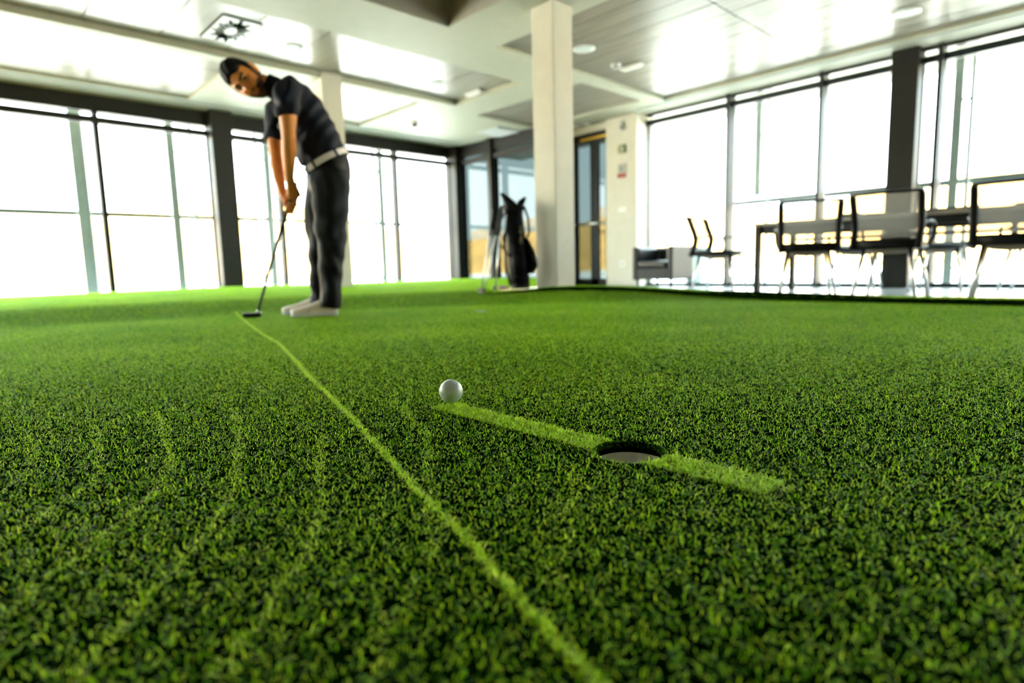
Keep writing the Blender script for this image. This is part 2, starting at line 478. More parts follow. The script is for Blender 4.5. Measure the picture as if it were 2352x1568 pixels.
def facade_post(axis, x, y, gap, label, cut=None):
    o = empty('facade_post', (x, y, -0.14)); tag(o, label, 'post', 'steel posts outside the glazing')
    z0 = 1.32 if cut else 0.0
    if axis == 'y':
        MB().box(-0.05, 0.05, -0.02, 0.02, z0, 3.2).build('fin', M['facade'], o)
        MB().tube([(gap, 0, 0), (gap, 0, 3.2)], 0.024, 12).build('tube', M['facade'], o, smooth=True)
        for z in (0.25, 1.25, 2.15):
            MB().tube([(0.03, 0, z), (gap, 0, z)], 0.016, 8).tube([(gap/2, 0, z - 0.03), (gap/2, 0, z + 0.03)], 0.018, 8).build('spacer', M['facade'], o, smooth=True)
    else:
        MB().box(-0.02, 0.02, -0.045, 0.045, z0, 3.2).build('fin', M['facade'], o)
        MB().tube([(0, -gap, 0), (0, -gap, 3.2)], 0.022, 12).build('tube', M['facade'], o, smooth=True)
        for z in ((1.5, 2.15) if cut else (0.25, 1.25, 2.15)):
            MB().tube([(0, -0.03, z), (0, -gap, z)], 0.016, 8).build('spacer', M['facade'], o, smooth=True)
    return o
facade_post('y', 1.40, 9.62, 0.075, 'grey green steel post outside the leftmost window in view')
facade_post('y', 2.51, 9.62, 0.27, 'slender steel post outside, just left of the dark pilaster')
facade_post('y', 3.86, 9.62, -0.16, 'grey green steel post outside, between the dark pilaster and the golfer')
facade_post('y', 5.90, 9.62, -0.135, 'grey green steel post outside, between the golfer and the corner')
facade_post('x', 8.62, 3.91, 0.14, 'grey steel post outside, above the first chair of the table, its fin cut short', True)
facade_post('x', 8.62, 1.60, 0.13, 'grey steel post outside, just past the pilaster behind the chairs')
o = MB().box(-4, 6.9, 9.73, 9.77, 1.07, 1.135).build('handrail', M['facade_dark'])
tag(o, 'grey green handrail running outside the left windows', 'rail')
o = MB().box(8.80, 8.84, -4, 4.35, 1.08, 1.15).build('handrail', M['facade_dark'])
tag(o, 'blue grey flat handrail running outside the right windows', 'rail')
rl = empty('terrace_railing', (12.5, 4, -0.14)); tag(rl, 'thin pale railing on the terrace edge beyond the right windows', 'railing')
for z in (0.95, 0.62, 0.3): MB().tube([(0, -9, z), (0, 4, z)], 0.018, 8).build('rail', M['steel'], rl, smooth=True)
for q in range(9): MB().box(-0.02, 0.02, -8.98 + q * 1.6, -8.94 + q * 1.6, 0, 0.97).build('baluster', M['steel'], rl)
pb = empty('storage_box', (9.0, 5.03, -0.14)); tag(pb, 'pale blue grey box standing outside, behind the armchair', 'box')
M['pale_blue'] = mat('pale blue grey coated metal', (0.42, 0.56, 0.60), 0.5, var=0.04)
MB().box(-0.2, 0.2, -0.15, 0.13, 0.02, 0.60).build('body', M['pale_blue'], pb, bevel=0.01)
MB().box(-0.22, 0.22, -0.17, 0.15, 0.60, 0.63).build('lid', M['pale_blue'], pb, bevel=0.006)
MB().box(-0.18, 0.18, -0.13, 0.11, 0.0, 0.02).build('foot', M['steel'], pb)

# ------------------------------------------------------------------ putting green
M['grass'] = grass_mat('turf blades', (0.05, 0.18, 0.001), (0.29, 0.66, 0.005), (0.72, 0.97, 0.04), 0.6, 0.35)
M['grass_line'] = grass_mat('light turf blades', (0.42, 0.74, 0.012), (0.64, 0.92, 0.03), (0.85, 1.0, 0.12), 0.5)
HOLES = [HOLE, (2.417, 2.838), (0.922, 6.084)]
def in_turf(x, y):
    if y > 9.10 or x < -4.95 or y < -4.95: return False
    if y < 2.9: return x < 4.03
    if y < 3.9: return x < 4.03 - 0.55 * (y - 2.9)
    if y < 6.9: return x < 3.9 + 1.1 * (y - 3.9) + 0.3
    return x < 7.19
FR = [(4.02, -4.9), (4.02, -1.0), (4.02, 1.0), (4.02, 2.3), (4.00, 2.75), (3.93, 3.08), (3.80, 3.32), (3.60, 3.50), (3.40, 3.61), (3.28, 3.66)]
def turf_base():
    mb = MB(); G = 0.08
    idx = {}; vs = []; fs = []
    def vid(i, j):
        if (i, j) not in idx:
            x = i * G; y = j * G
            idx[(i, j)] = len(vs); vs.append((x, y, tz(x, y)))
        return idx[(i, j)]
    boxes = []
    for hx, hy in HOLES:
        boxes.append((math.floor(hx / G) - 1, math.floor(hx / G) + 2, math.floor(hy / G) - 1, math.floor(hy / G) + 2))
    for i in range(-62, 91):
        for j in range(-62, 114):
            if not in_turf((i + .5) * G, (j + .5) * G): continue
            if any(b[0] <= i < b[1] and b[2] <= j < b[3] for b in boxes): continue
            fs.append((vid(i, j), vid(i+1, j), vid(i+1, j+1), vid(i, j+1)))
    mb.add(vs, fs)
    for (hx, hy), b in zip(HOLES, boxes):      # ring between each cut square and its round hole
        n = 64; inner = []; outer = []; low = []
        x0, x1, y0, y1 = b[0]*G, b[1]*G, b[2]*G, b[3]*G
        for q in range(n):
            a = 2 * math.pi * q / n; c, s = math.cos(a), math.sin(a)
            ix, iy = hx + HOLE_R * c, hy + HOLE_R * s
            t = min(((x1 - hx) / c if c > 1e-9 else (x0 - hx) / c if c < -1e-9 else 9), ((y1 - hy) / s if s > 1e-9 else (y0 - hy) / s if s < -1e-9 else 9))
            ox, oy = hx + t * c, hy + t * s
            inner.append((ix, iy, tz(ix, iy))); outer.append((ox, oy, tz(ox, oy)))
            low.append((ix, iy, tz(ix, iy) - 0.017))
        mb.rings([outer, inner, low], cap=False)
    return mb
tb = turf_base().build('putting_green', M['turf_base'], smooth=False)
tag(tb, 'green artificial putting turf covering most of the room, with three holes', 'turf', kind='stuff')

def blades(roots, h, w, lean, rnd=None, seed=0, dirn=None, e0=40):
    """numpy arrays of curled blades: roots (n,3) -> verts, faces, rnd per vertex"""
    g = np.random.default_rng(seed); n = len(roots)
    phi = g.uniform(0, 2 * np.pi, n) if dirn is None else g.normal(dirn, 0.7, n)
    L = h * g.uniform(0.65, 1.35, n)
    el = np.radians(g.uniform(e0, 88, n)); cur = np.radians(g.uniform(15, 72, n)) * lean
    tw = g.uniform(-0.7, 0.7, n)
    W = w * g.uniform(0.7, 1.3, n) / 2
    P = roots.copy(); rows = []
    for k in range(4):
        ph = phi + tw * k
        side = np.stack([-np.sin(ph), np.cos(ph), g.uniform(-0.3, 0.3, n)], 1)
        ww = W * (1.0, 1.0, 0.9, 0.45)[k]
        rows.append(P - side * ww[:, None]); rows.append(P + side * ww[:, None])
        if k < 3:
            d = np.stack([np.cos(el) * np.cos(ph), np.cos(el) * np.sin(ph), np.sin(el)], 1)
            P = P + d * (L / 3)[:, None]
            el = el - cur
    V = np.stack(rows, 1).reshape(-1, 3)
    b = np.arange(n)[:, None] * 8
    F = np.concatenate([b + np.array([[2*k, 2*k+1, 2*k+3, 2*k+2]]) for k in range(3)], 1).reshape(-1, 4)
    r = g.uniform(0, 1, n) if rnd is None else rnd
    return V, F, np.repeat(r, 8)
def np_mesh(name, V, F, rnd=None, extra=None):
    me = bpy.data.meshes.new(name)
    me.vertices.add(len(V)); me.vertices.foreach_set('co', np.ascontiguousarray(V, dtype=np.float32).ravel())
    if len(F):
        me.loops.add(F.size); me.polygons.add(len(F))
        me.loops.foreach_set('vertex_index', np.ascontiguousarray(F, dtype=np.int32).ravel())
        me.polygons.foreach_set('loop_start', np.arange(0, F.size, 4, dtype=np.int32))
        me.polygons.foreach_set('use_smooth', np.ones(len(F), bool))
    if rnd is not None:
        a = me.attributes.new('rnd', 'FLOAT', 'POINT'); a.data.foreach_set('value', np.ascontiguousarray(rnd, dtype=np.float32))
    if extra:
        for k, (tp, val) in extra.items():
            a = me.attributes.new(k, tp, 'POINT')
            a.data.foreach_set('vector' if tp == 'FLOAT_VECTOR' else 'value', np.ascontiguousarray(val).ravel())
    me.update(); me.validate()
    return me

TS = 0.10; DENS = 58000; BH = 0.0066; BWD = 0.00085
tiles = []
for q in range(6):
    n = int(DENS * TS * TS)
    roots = np.zeros((n, 3)); roots[:, :2] = np.random.default_rng(100 + q).uniform(-TS/2, TS/2, (n, 2))
    me = np_mesh('turf_tile', *blades(roots, BH, BWD, 1.0, seed=200 + q))
    me.materials.append(M['grass'])
    tiles.append(bpy.data.objects.new('turf_tile', me))

def grass_object(name, pts, rots, scl, patch):
    """one object: loose points that carry turf tiles, plus patch blades around the holes"""
    Vp, Fp, rp_ = patch
    n = len(pts)
    V = np.concatenate([pts, Vp]) if len(Vp) else pts
    F = Fp + n if len(Fp) else np.zeros((0, 4), int)
    rnd = np.concatenate([np.zeros(n), rp_])
    inst = np.concatenate([np.ones(n), np.zeros(len(Vp))]).astype(np.float32)
    rr = np.concatenate([rots, np.zeros((len(Vp), 3))]).astype(np.float32)
    ss = np.concatenate([scl, np.ones(len(Vp))]).astype(np.float32)
    me = np_mesh(name, V, F, rnd, {'inst': ('FLOAT', inst), 'rot': ('FLOAT_VECTOR', rr), 'scl': ('FLOAT', ss)})
    me.materials.append(M['grass'])
    o = bpy.data.objects.new(name, me); COL.objects.link(o)
    ng = bpy.data.node_groups.new('turf scatter', 'GeometryNodeTree')
    ng.interface.new_socket('Geometry', in_out='INPUT', socket_type='NodeSocketGeometry')
    ng.interface.new_socket('Geometry', in_out='OUTPUT', socket_type='NodeSocketGeometry')
    N = ng.nodes; L = ng.links
    gi = N.new('NodeGroupInput'); go = N.new('NodeGroupOutput')
    def attr(nm, tp):
        a = N.new('GeometryNodeInputNamedAttribute'); a.data_type = tp; a.inputs['Name'].default_value = nm
        return [s for s in a.outputs if s.enabled and s.name == 'Attribute'][0]
    cmp_ = N.new('FunctionNodeCompare'); cmp_.data_type = 'FLOAT'; cmp_.operation = 'GREATER_THAN'
    L.new(attr('inst', 'FLOAT'), cmp_.inputs[0]); cmp_.inputs[1].default_value = 0.5
    sp = N.new('GeometryNodeSeparateGeometry'); sp.domain = 'POINT'
    L.new(gi.outputs[0], sp.inputs['Geometry']); L.new(cmp_.outputs[0], sp.inputs['Selection'])
    gti = N.new('GeometryNodeGeometryToInstance')
    for t in tiles:
        oi = N.new('GeometryNodeObjectInfo'); oi.inputs['Object'].default_value = t
        oi.transform_space = 'ORIGINAL'
        L.new(oi.outputs['Geometry'], gti.inputs[0])
    ip = N.new('GeometryNodeInstanceOnPoints')
    L.new(sp.outputs[0], ip.inputs['Points']); L.new(gti.outputs[0], ip.inputs['Instance'])
    ip.inputs['Pick Instance'].default_value = True
    ri = N.new('FunctionNodeRandomValue'); ri.data_type = 'INT'
    ins = [s for s in ri.inputs if s.enabled]
    for s in ins:
        if s.name == 'Min': s.default_value = 0
        if s.name == 'Max': s.default_value = len(tiles) - 1
    L.new([s for s in ri.outputs if s.enabled][0], ip.inputs['Instance Index'])
    L.new(attr('rot', 'FLOAT_VECTOR'), ip.inputs['Rotation'])
    L.new(attr('scl', 'FLOAT'), ip.inputs['Scale'])
    jn = N.new('GeometryNodeJoinGeometry')
    L.new(ip.outputs[0], jn.inputs[0]); L.new(sp.outputs[1], jn.inputs[0])
    L.new(jn.outputs[0], go.inputs[0])
    md = o.modifiers.new('scatter', 'NODES'); md.node_group = ng
    return o

def tile_rot(x, y, k):
    e = 0.02
    gx = (tz(x + e, y) - tz(x - e, y)) / (2 * e); gy = (tz(x, y + e) - tz(x, y - e)) / (2 * e)
    nrm = Vector((-gx, -gy, 1)).normalized()
    q = Vector((0, 0, 1)).rotation_difference(nrm) @ Euler((0, 0, k * math.pi / 2)).to_quaternion()
    return tuple(q.to_euler())
pts = []; rots = []; patch_cells = []
for i in range(-14, 72):
    for j in range(-14, 91):
        x = (i + .5) * TS; y = (j + .5) * TS
        if not in_turf(x, y): continue
        if math.hypot(x, y) > 3 and (math.atan2(y, x) < -0.12 or math.atan2(y, x) > 1.75): continue
        if any(abs(x - hx) < HOLE_R + TS * .55 and abs(y - hy) < HOLE_R + TS * .55 for hx, hy in HOLES):
            patch_cells.append((x, y)); continue
        pts.append((x, y, tz(x, y))); rots.append(tile_rot(x, y, random.randrange(4)))
pr = []
g = np.random.default_rng(5)
for x, y in patch_cells:
    n = int(DENS * TS * TS)
    q = np.stack([g.uniform(x - TS/2, x + TS/2, n), g.uniform(y - TS/2, y + TS/2, n)], 1)
    for hx, hy in HOLES:
        q = q[np.hypot(q[:, 0] - hx, q[:, 1] - hy) > HOLE_R + 0.0004]
    pr.append(np.concatenate([q, turf_z(q[:, 0], q[:, 1])[:, None]], 1))
pr = np.concatenate(pr)
def rim(n, seed):
    """short blades hanging at the cut edge of the near hole"""
    gg = np.random.default_rng(seed); a = gg.uniform(0, 2 * np.pi, n); z = -gg.uniform(0.0, 0.010, n)
    return np.stack([HOLE[0] + (HOLE_R + 0.0003) * np.cos(a), HOLE[1] + (HOLE_R + 0.0003) * np.sin(a), z], 1), a + np.pi
V1, F1, r1 = blades(pr, BH, BWD, 1.0, seed=77)
rr_, ra_ = rim(900, 6)
V2, F2, r2 = blades(rr_, 0.005, BWD, 0.6, seed=78, dirn=ra_)
patch = (np.concatenate([V1, V2]), np.concatenate([F1, F2 + len(V1)]), np.concatenate([r1, r2 * 0.5]))
go_ = grass_object('turf_pile', np.array(pts), np.array(rots), np.ones(len(pts)), patch)
go_.parent = tb; tag(go_, None, None, kind='stuff')

# fringe: the raised longer-piled strip along the right edge of the green
frs = []
for k, (x, y) in enumerate(FR):
    a = Vector(FR[max(k-1, 0)]); b = Vector(FR[min(k+1, len(FR)-1)])
    t = (b - a).normalized(); nn = Vector((t.y, -t.x))        # points outward (+x)
    hz = 0.030 * (1.0 if k < 7 else (0.75, 0.45, 0.05)[k - 7])
    z = tz(x, y); p = Vector((x, y)); q = p + nn * (0.26 if k < 6 else (0.22, 0.12, 0.07, 0.04)[k - 6])
    frs.append([(p.x, p.y, z - 0.02), (p.x + nn.x*0.012, p.y + nn.y*0.012, z + hz), (q.x - nn.x*.03, q.y - nn.y*.03, z + hz), (q.x, q.y, FLOOR_Z + 0.001), (p.x + nn.x*0.01, p.y + nn.y*0.01, FLOOR_Z + 0.001)])
fo = MB().rings(frs).build('turf_fringe', M['turf_base'])
tag(fo, 'raised strip of longer turf edging the green in front of the chairs', 'turf', kind='stuff')
fp = []; fz = []
for k in range(len(FR) - 1):
    a = Vector(FR[k]); b = Vector(FR[k+1]); L_ = (b - a).length; t = (b - a).normalized(); nn = Vector((t.y, -t.x))
    if b.y < -1.2: continue
    s = 0.0
    while s < L_:
        for off in ((0.06, 0.15) if k < 6 else (0.05,)):
            p = a + t * s + nn * off
            hz = 0.030 * (1.0 if k < 6 else (1.0, 0.75, 0.4)[min(2, k - 6)])
            if p.y > -1.0: fp.append((p.x, p.y, tz((a + t*s).x, (a + t*s).y) + hz)); fz.append((0, 0, random.random() * 6.28))
        s += 0.09
fg = grass_object('fringe_pile', np.array(fp), np.array(fz), np.full(len(fp), 1.0), (np.zeros((0, 3)), np.zeros((0, 4), int), np.zeros(0)))
fg.parent = fo; tag(fg, None, None, kind='stuff')

# painted and brushed marks on the green: lighter blades
def line_roots(poly, width, dens, seed, fade=None):
    gg = np.random.default_rng(seed); out = []
    for (x0, y0), (x1, y1) in zip(poly[:-1], poly[1:]):
        L_ = math.hypot(x1 - x0, y1 - y0); n = max(1, int(L_ * width * dens))
        t = gg.uniform(0, 1, n); o_ = np.clip(gg.normal(0, 0.33, n), -1, 1) * width / 2 if fade else gg.uniform(-.5, .5, n) * width
        nx, ny = -(y1 - y0) / L_, (x1 - x0) / L_
        out.append(np.stack([x0 + (x1 - x0) * t + nx * o_, y0 + (y1 - y0) * t + ny * o_], 1))
    q = np.concatenate(out)
    for hx, hy in HOLES: q = q[np.hypot(q[:, 0] - hx, q[:, 1] - hy) > HOLE_R + 0.001]
    return np.concatenate([q, turf_z(q[:, 0], q[:, 1])[:, None] + 0.0006], 1)
def mark(name, label, parts, h=BH * 1.2):
    Vs = []; Fs = []; rs = []; b = 0
    for q, (poly, wd, dens, soft) in enumerate(parts):
        V, F, r = blades(line_roots(poly, wd, dens, 40 + q, soft), h, BWD * 1.25, 1.0, seed=300 + q, e0=22)
        Vs.append(V); Fs.append(F + b); rs.append(r); b += len(V)
    me = np_mesh(name, np.concatenate(Vs), np.concatenate(Fs), np.concatenate(rs)); me.materials.append(M['grass_line'])
    o = bpy.data.objects.new(name, me); COL.objects.link(o)
    return tag(o, label, 'line', kind='stuff')
L0 = [(1.42, 4.25), (1.122, 3.159), (0.88, 2.204), (0.611, 1.364), (0.531, 1.085), (0.469, 0.879), (0.407, 0.682), (0.366, 0.556), (0.343, 0.474), (0.318, 0.388), (0.302, 0.35), (0.29, 0.307), (0.28, 0.273), (0.27, 0.248), (0.264, 0.223), (0.257, 0.203), (0.235, 0.12)]
mark('putting_line', 'long thin pale green line running from the putter towards the camera', [(L0, 0.017, 120000, True)])
mark('hole_stripe', 'short broad pale green stripe passing through the near hole', [([(0.6385, 0.262), (0.6385, 0.868)], 0.053, 230000, False), ([(0.642, 0.245), (0.642, 0.27)], 0.03, 90000, False)])
CUR = {
 1: [(0.068, 1.211), (0.07, 1.144), (0.063, 1.04), (0.047, 0.963), (0.029, 0.912)],
 2: [(0.158, 1.218), (0.148, 1.12), (0.131, 0.99), (0.121, 0.904), (0.105, 0.859), (0.093, 0.843), (0.076, 0.816), (0.047, 0.784), (0.025, 0.751), (0.013, 0.733)],
 3: [(0.256, 1.233), (0.249, 1.174), (0.216, 0.995), (0.191, 0.861), (0.169, 0.809), (0.149, 0.764), (0.124, 0.732), (0.1, 0.693), (0.069, 0.651), (0.052, 0.631), (0.029, 0.602), (0.004, 0.561)],
 4: [(0.367, 1.15), (0.309, 0.954), (0.257, 0.812), (0.222, 0.712), (0.176, 0.632), (0.146, 0.593), (0.114, 0.546), (0.092, 0.524), (0.07, 0.49), (0.052, 0.468), (0.026, 0.435)],
 5: [(0.393, 0.842), (0.307, 0.678), (0.275, 0.601), (0.237, 0.539), (0.219, 0.504), (0.191, 0.475), (0.17, 0.456), (0.147, 0.428), (0.124, 0.411), (0.104, 0.378), (0.09, 0.34)],
 6: [(0.604, 0.971), (0.545, 0.831), (0.499, 0.721), (0.406, 0.59), (0.332, 0.479), (0.292, 0.421), (0.25, 0.386), (0.209, 0.356), (0.189, 0.334), (0.17, 0.31)],
 7: [(0.552, 0.474), (0.487, 0.424), (0.428, 0.376), (0.392, 0.35), (0.342, 0.317), (0.319, 0.297)]}
mark('brush_marks', 'faint curved pale brush marks fanning across the near turf', [(CUR[k], 0.026, 26000 if k in (3, 4, 5) else 17000, True) for k in CUR], BH)

M['cup'] = mat('bright white cup liner', (0.95, 0.93, 0.86), 0.35, var=0.02)
# cups in the holes
CL = ['white lined cup sunk in the near hole', 'dark distant hole in the green right of the golfer', 'dark distant hole in the green near the left windows']
for (hx, hy), lb in zip(HOLES, CL):
    z = tz(hx, hy); ro = HOLE_R + 0.0006; ri = HOLE_R - 0.0012
    c = MB().lathe([(ro, -0.016), (ri, -0.016), (ri, -0.088), (0.004, -0.088), (0.004, -0.092), (ro, -0.092)], (hx, hy, z), 48, cap=False).build('hole_cup', M['cup'], smooth=False)
    if z < 0: c.location.z = 0.014
    tag(c, lb, 'golf hole')

# ------------------------------------------------------------------ golf ball
def golf_ball(c, r, label):
    bm = bmesh.new(); bmesh.ops.create_icosphere(bm, subdivisions=6, radius=1.0)
    n = 330; D = []
    for k in range(n):
        zz = 1 - 2 * (k + 0.5) / n; a = k * math.pi * (3 - math.sqrt(5)); s = math.sqrt(1 - zz * zz)
        D.append((s * math.cos(a), s * math.sin(a), zz))
    D = np.array(D); V = np.array([v.co for v in bm.verts])
    dot = np.clip((V @ D.T).max(1), -1, 1); ang = np.arccos(dot); w_ = 0.088
    dep = np.where(ang < w_, 0.022 * (1 - (ang / w_) ** 2), 0)
    for v, d in zip(bm.verts, dep): v.co = v.co * (r * (1 - d))
    me = bpy.data.meshes.new('golf_ball'); bm.to_mesh(me); bm.free()
    M['ball'] = mat('golf ball cover toned for shade', (0.48, 0.58, 0.56), 0.28, var=0.02, coat=0.4)  # shade on the white ball is put into this grey-green cover colour
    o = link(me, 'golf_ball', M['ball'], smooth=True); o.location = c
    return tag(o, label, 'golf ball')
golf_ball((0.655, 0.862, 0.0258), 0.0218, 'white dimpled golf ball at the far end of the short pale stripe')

# ------------------------------------------------------------------ golf clubs and bag
M['grip'] = mat('black rubber grip', (0.012, 0.012, 0.012), 0.7, var=0.2, scale=200, bump=0.3, bscale=400)
M['black_fabric'] = mat('black bag fabric', (0.002, 0.002, 0.0022), 0.6, spec=0.12, var=0.2, scale=30, bump=0.3, bscale=200)
M['gold'] = mat('gold print', (0.55, 0.42, 0.14), 0.4, var=0.05)
M['dark_steel'] = mat('brushed steel shaft', (0.07, 0.07, 0.062), 0.4, 0.3, var=0.03)
M['pale_shaft'] = mat('bright club shaft', (0.78, 0.80, 0.76), 0.25, 0.5, var=0.02)
M['club_head'] = mat('dark club head', (0.03, 0.03, 0.03), 0.35, 0.4, var=0.1)
def leaning_club(bot, top, label):
    bot = Vector(bot); top = Vector(top); o = empty('golf_club', bot); o_ = o.location
    tag(o, label, 'golf club', 'clubs leaning on the golf bag')
    d = top - bot
    def P(t): return d * t
    MB().tube([P(0.66), P(0.8), P(0.9), P(1.0)], [0.009, 0.011, 0.013, 0.0145], 12).build('grip', M['grip'], o, smooth=True)
    MB().tube([P(0.04), P(0.35), P(0.66)], [0.0065, 0.0075, 0.0085], 10).build('shaft', M['pale_shaft'], o, smooth=True)
    MB().rings([[(0.01 - .09*t_, 0.012*(1-t_) - 0.06*t_ + yy, zz) for yy, zz in ((-0.012, 0.0), (0.014, 0.0), (0.012, 0.022 + .012*t_), (-0.008, 0.026 + .014*t_))] for t_ in (0, 0.25, 0.6, 1.0)]).tube([(0, 0, 0.01), P(0.06)], 0.008, 8).build('club_head', M['club_head'], o, bevel=0.003)
    return o
leaning_club((3.28, 3.84, tz(3.28, 3.84) + 0.003), (3.55, 3.955, 0.755), 'golf club leaning on the black bag, farthest from the bag at its foot')
leaning_club((3.215, 3.735, tz(3.215, 3.735) + 0.003), (3.58, 3.885, 0.765), 'golf club leaning on the black bag, the middle one of three')
leaning_club((3.50, 3.905, tz(3.50, 3.905) + 0.003), (3.625, 3.93, 0.785), 'golf club leaning on the black bag, its foot nearest the bag')

BX, BY = 3.78, 3.93
bag = empty('golf_bag', (BX, BY, tz(BX, BY)))
tag(bag, 'black golf stand bag with vertical gold lettering, standing beside the square pillar', 'golf bag')
rgt = Vector((0.725, -0.688, 0)).normalized(); bck = Vector((0.688, 0.725, 0)).normalized()
def BP(r, b, z): return rgt * r + bck * b + Vector((0, 0, z))
def bring(r, b, z, ra, rb): return (BP(r, b, z), rgt * ra, bck * rb)
MB().loft([bring(0.035, 0, 0.03, 0.086, 0.09), bring(0.030, 0, 0.10, 0.092, 0.095), bring(0.018, 0, 0.3, 0.086, 0.09), bring(0.003, 0, 0.5, 0.088, 0.09), bring(-0.005, 0, 0.64, 0.080, 0.09), bring(-0.008, 0, 0.71, 0.088, 0.095)], 24).build('body', M['black_fabric'], bag, smooth=True)
MB().loft([bring(0.035, 0, 0.0, 0.086, 0.09), bring(0.035, 0, 0.045, 0.088, 0.092)], 24).build('base', M['dark_plastic'], bag, bevel=0.005)
MB().loft([bring(-0.008, 0, 0.70, 0.094, 0.10), bring(-0.012, 0, 0.745, 0.098, 0.105)], 24).build('top_cuff', M['black_fabric'], bag, smooth=False, bevel=0.006)
MB().loft([bring(0.135, -0.02, 0.13, 0.03, 0.05), bring(0.15, -0.02, 0.2, 0.048, 0.06), bring(0.135, -0.02, 0.33, 0.04, 0.06), bring(0.10, -0.02, 0.44, 0.02, 0.04)], 16).build('side_pocket', M['black_fabric'], bag, smooth=True)
MB().loft([bring(0.03, -0.10, 0.12, 0.05, 0.035), bring(0.025, -0.105, 0.22, 0.06, 0.045), bring(0.02, -0.09, 0.4, 0.05, 0.03)], 16).build('front_pocket', M['black_fabric'], bag, smooth=True)
for s_ in (-0.05, 0.05):
    MB().tube([BP(-0.06, s_, 0.66), BP(-0.10, s_*1.6, 0.4), BP(-0.09, s_*2.2, 0.2), BP(-0.055, s_*2.5, 0.03)], 0.011, 8).build('leg', M['dark_plastic'], bag, smooth=True)
MB().tube([BP(-0.07, -0.07, 0.69), BP(-0.155, -0.08, 0.58), BP(-0.165, -0.08, 0.45), BP(-0.10, -0.07, 0.34), BP(-0.06, -0.06, 0.3)], 0.022, 8, flat=(0.35, 1)).build('strap', M['black_fabric'], bag, smooth=True)
MB().tube([BP(-0.07, -0.05, 0.55), BP(-0.115, -0.06, 0.46), BP(-0.10, -0.06, 0.36), BP(-0.055, -0.05, 0.28)], 0.018, 8, flat=(0.35, 1)).build('strap', M['black_fabric'], bag, smooth=True)
MB().tube([BP(0.085, -0.03, 0.73), BP(0.12, -0.03, 0.62), BP(0.125, -0.03, 0.5), BP(0.09, -0.02, 0.42)], 0.014, 8, flat=(0.4, 1)).build('carry_handle', M['black_fabric'], bag, smooth=True)
MB().loft([bring(-0.01, 0, 0.72, 0.055, 0.05), bring(-0.045, 0, 0.775, 0.052, 0.05), bring(-0.085, 0, 0.825, 0.036, 0.035), bring(-0.112, 0, 0.855, 0.016, 0.016)], 14).build('club_cover', M['black_fabric'], bag, smooth=True)
MB().loft([bring(0.04, 0, 0.72, 0.035, 0.04), bring(0.065, 0, 0.78, 0.036, 0.035), bring(0.095, 0, 0.815, 0.012, 0.012)], 14).build('club_cover', M['black_fabric'], bag, smooth=True)
lt = MB()
for k in range(15):          # a column of worn gold letters, too blurred to read
    z = 0.255 + k * 0.0205; r = 0.052 - 0.02 * max(0, (z - 0.25)) ; f_ = -0.088 if z > 0.42 else -0.108
    hgt = 0.012
    for e in ((-0.011, -0.006), (0.004, 0.010)) if k % 3 else ((-0.011, 0.010),):
        A = [BP(r + e[0], f_ + 0.012, z), BP(r + e[1], f_ + 0.016, z), BP(r + e[1], f_ + 0.016, z + hgt), BP(r + e[0], f_ + 0.012, z + hgt)]
        B = [p - bck * 0.006 for p in A]
        lt.rings([A, B])
lt.build('gold_lettering', M['gold'], bag)
tw = MB(); tw.loft([bring(-0.115, -0.16, 0.004, 0.05, 0.03), bring(-0.12, -0.16, 0.022, 0.055, 0.035), bring(-0.11, -0.16, 0.037, 0.03, 0.02)], 14)
M['pink'] = mat('pale pink cloth', (0.62, 0.48, 0.42), 0.9, var=0.05, bump=0.3)
o = tw.build('cloth', M['pink'], smooth=True); o.location = bag.location
tag(o, 'small pale cloth lying at the foot of the golf bag', 'cloth')

# ------------------------------------------------------------------ conference table and chairs
M['table'] = mat('grey oak table', (0.24, 0.22, 0.18), 0.35, var=0.2, scale=4, stretch=(8, 0.6, 1))
M['table_dark'] = mat('dark table frame', (0.008, 0.008, 0.007), 0.45, spec=0.25, var=0.1)
M['chair_frame'] = mat('black chair frame', (0.004, 0.004, 0.004), 0.45, spec=0.2, var=0.1)
M['chair_shell'] = mat('beige grey chair shell', (0.22, 0.19, 0.15), 0.5, var=0.05)
def mesh_fabric():
    m = bpy.data.materials.new('grey chair mesh'); m.use_nodes = True
    t = m.node_tree; t.nodes.clear(); L = t.links
    o = t.nodes.new('ShaderNodeOutputMaterial')
    d = t.nodes.new('ShaderNodeBsdfDiffuse'); d.inputs[0].default_value = (0.30, 0.28, 0.24, 1)
    tl = t.nodes.new('ShaderNodeBsdfTranslucent'); tl.inputs[0].default_value = (0.30, 0.28, 0.24, 1)
    tr = t.nodes.new('ShaderNodeBsdfTransparent')
    tc = t.nodes.new('ShaderNodeTexCoord'); wv = t.nodes.new('ShaderNodeTexWave'); wv.bands_direction = 'Z'; wv.inputs['Scale'].default_value = 60
    L.new(tc.outputs['Object'], wv.inputs['Vector'])
    mr = t.nodes.new('ShaderNodeMapRange'); mr.inputs[3].default_value = 0.42; mr.inputs[4].default_value = 0.72
    L.new(wv.outputs['Fac'], mr.inputs[0])
    a = t.nodes.new('ShaderNodeMixShader'); a.inputs[0].default_value = 0.4
    L.new(d.outputs[0], a.inputs[1]); L.new(tl.outputs[0], a.inputs[2])
    b = t.nodes.new('ShaderNodeMixShader'); L.new(mr.outputs[0], b.inputs[0])
    L.new(a.outputs[0], b.inputs[1]); L.new(tr.outputs[0], b.inputs[2])
    L.new(b.outputs[0], o.inputs['Surface'])
    return m
M['chair_mesh'] = mesh_fabric()
TX0, TX1, TY0, TY1 = 6.26, 7.28, -2.2, 2.87
tab = empty('conference_table', ((TX0+TX1)/2, (TY0+TY1)/2, FLOOR_Z))
tag(tab, 'long grey oak conference table on dark square legs in front of the right windows', 'table')
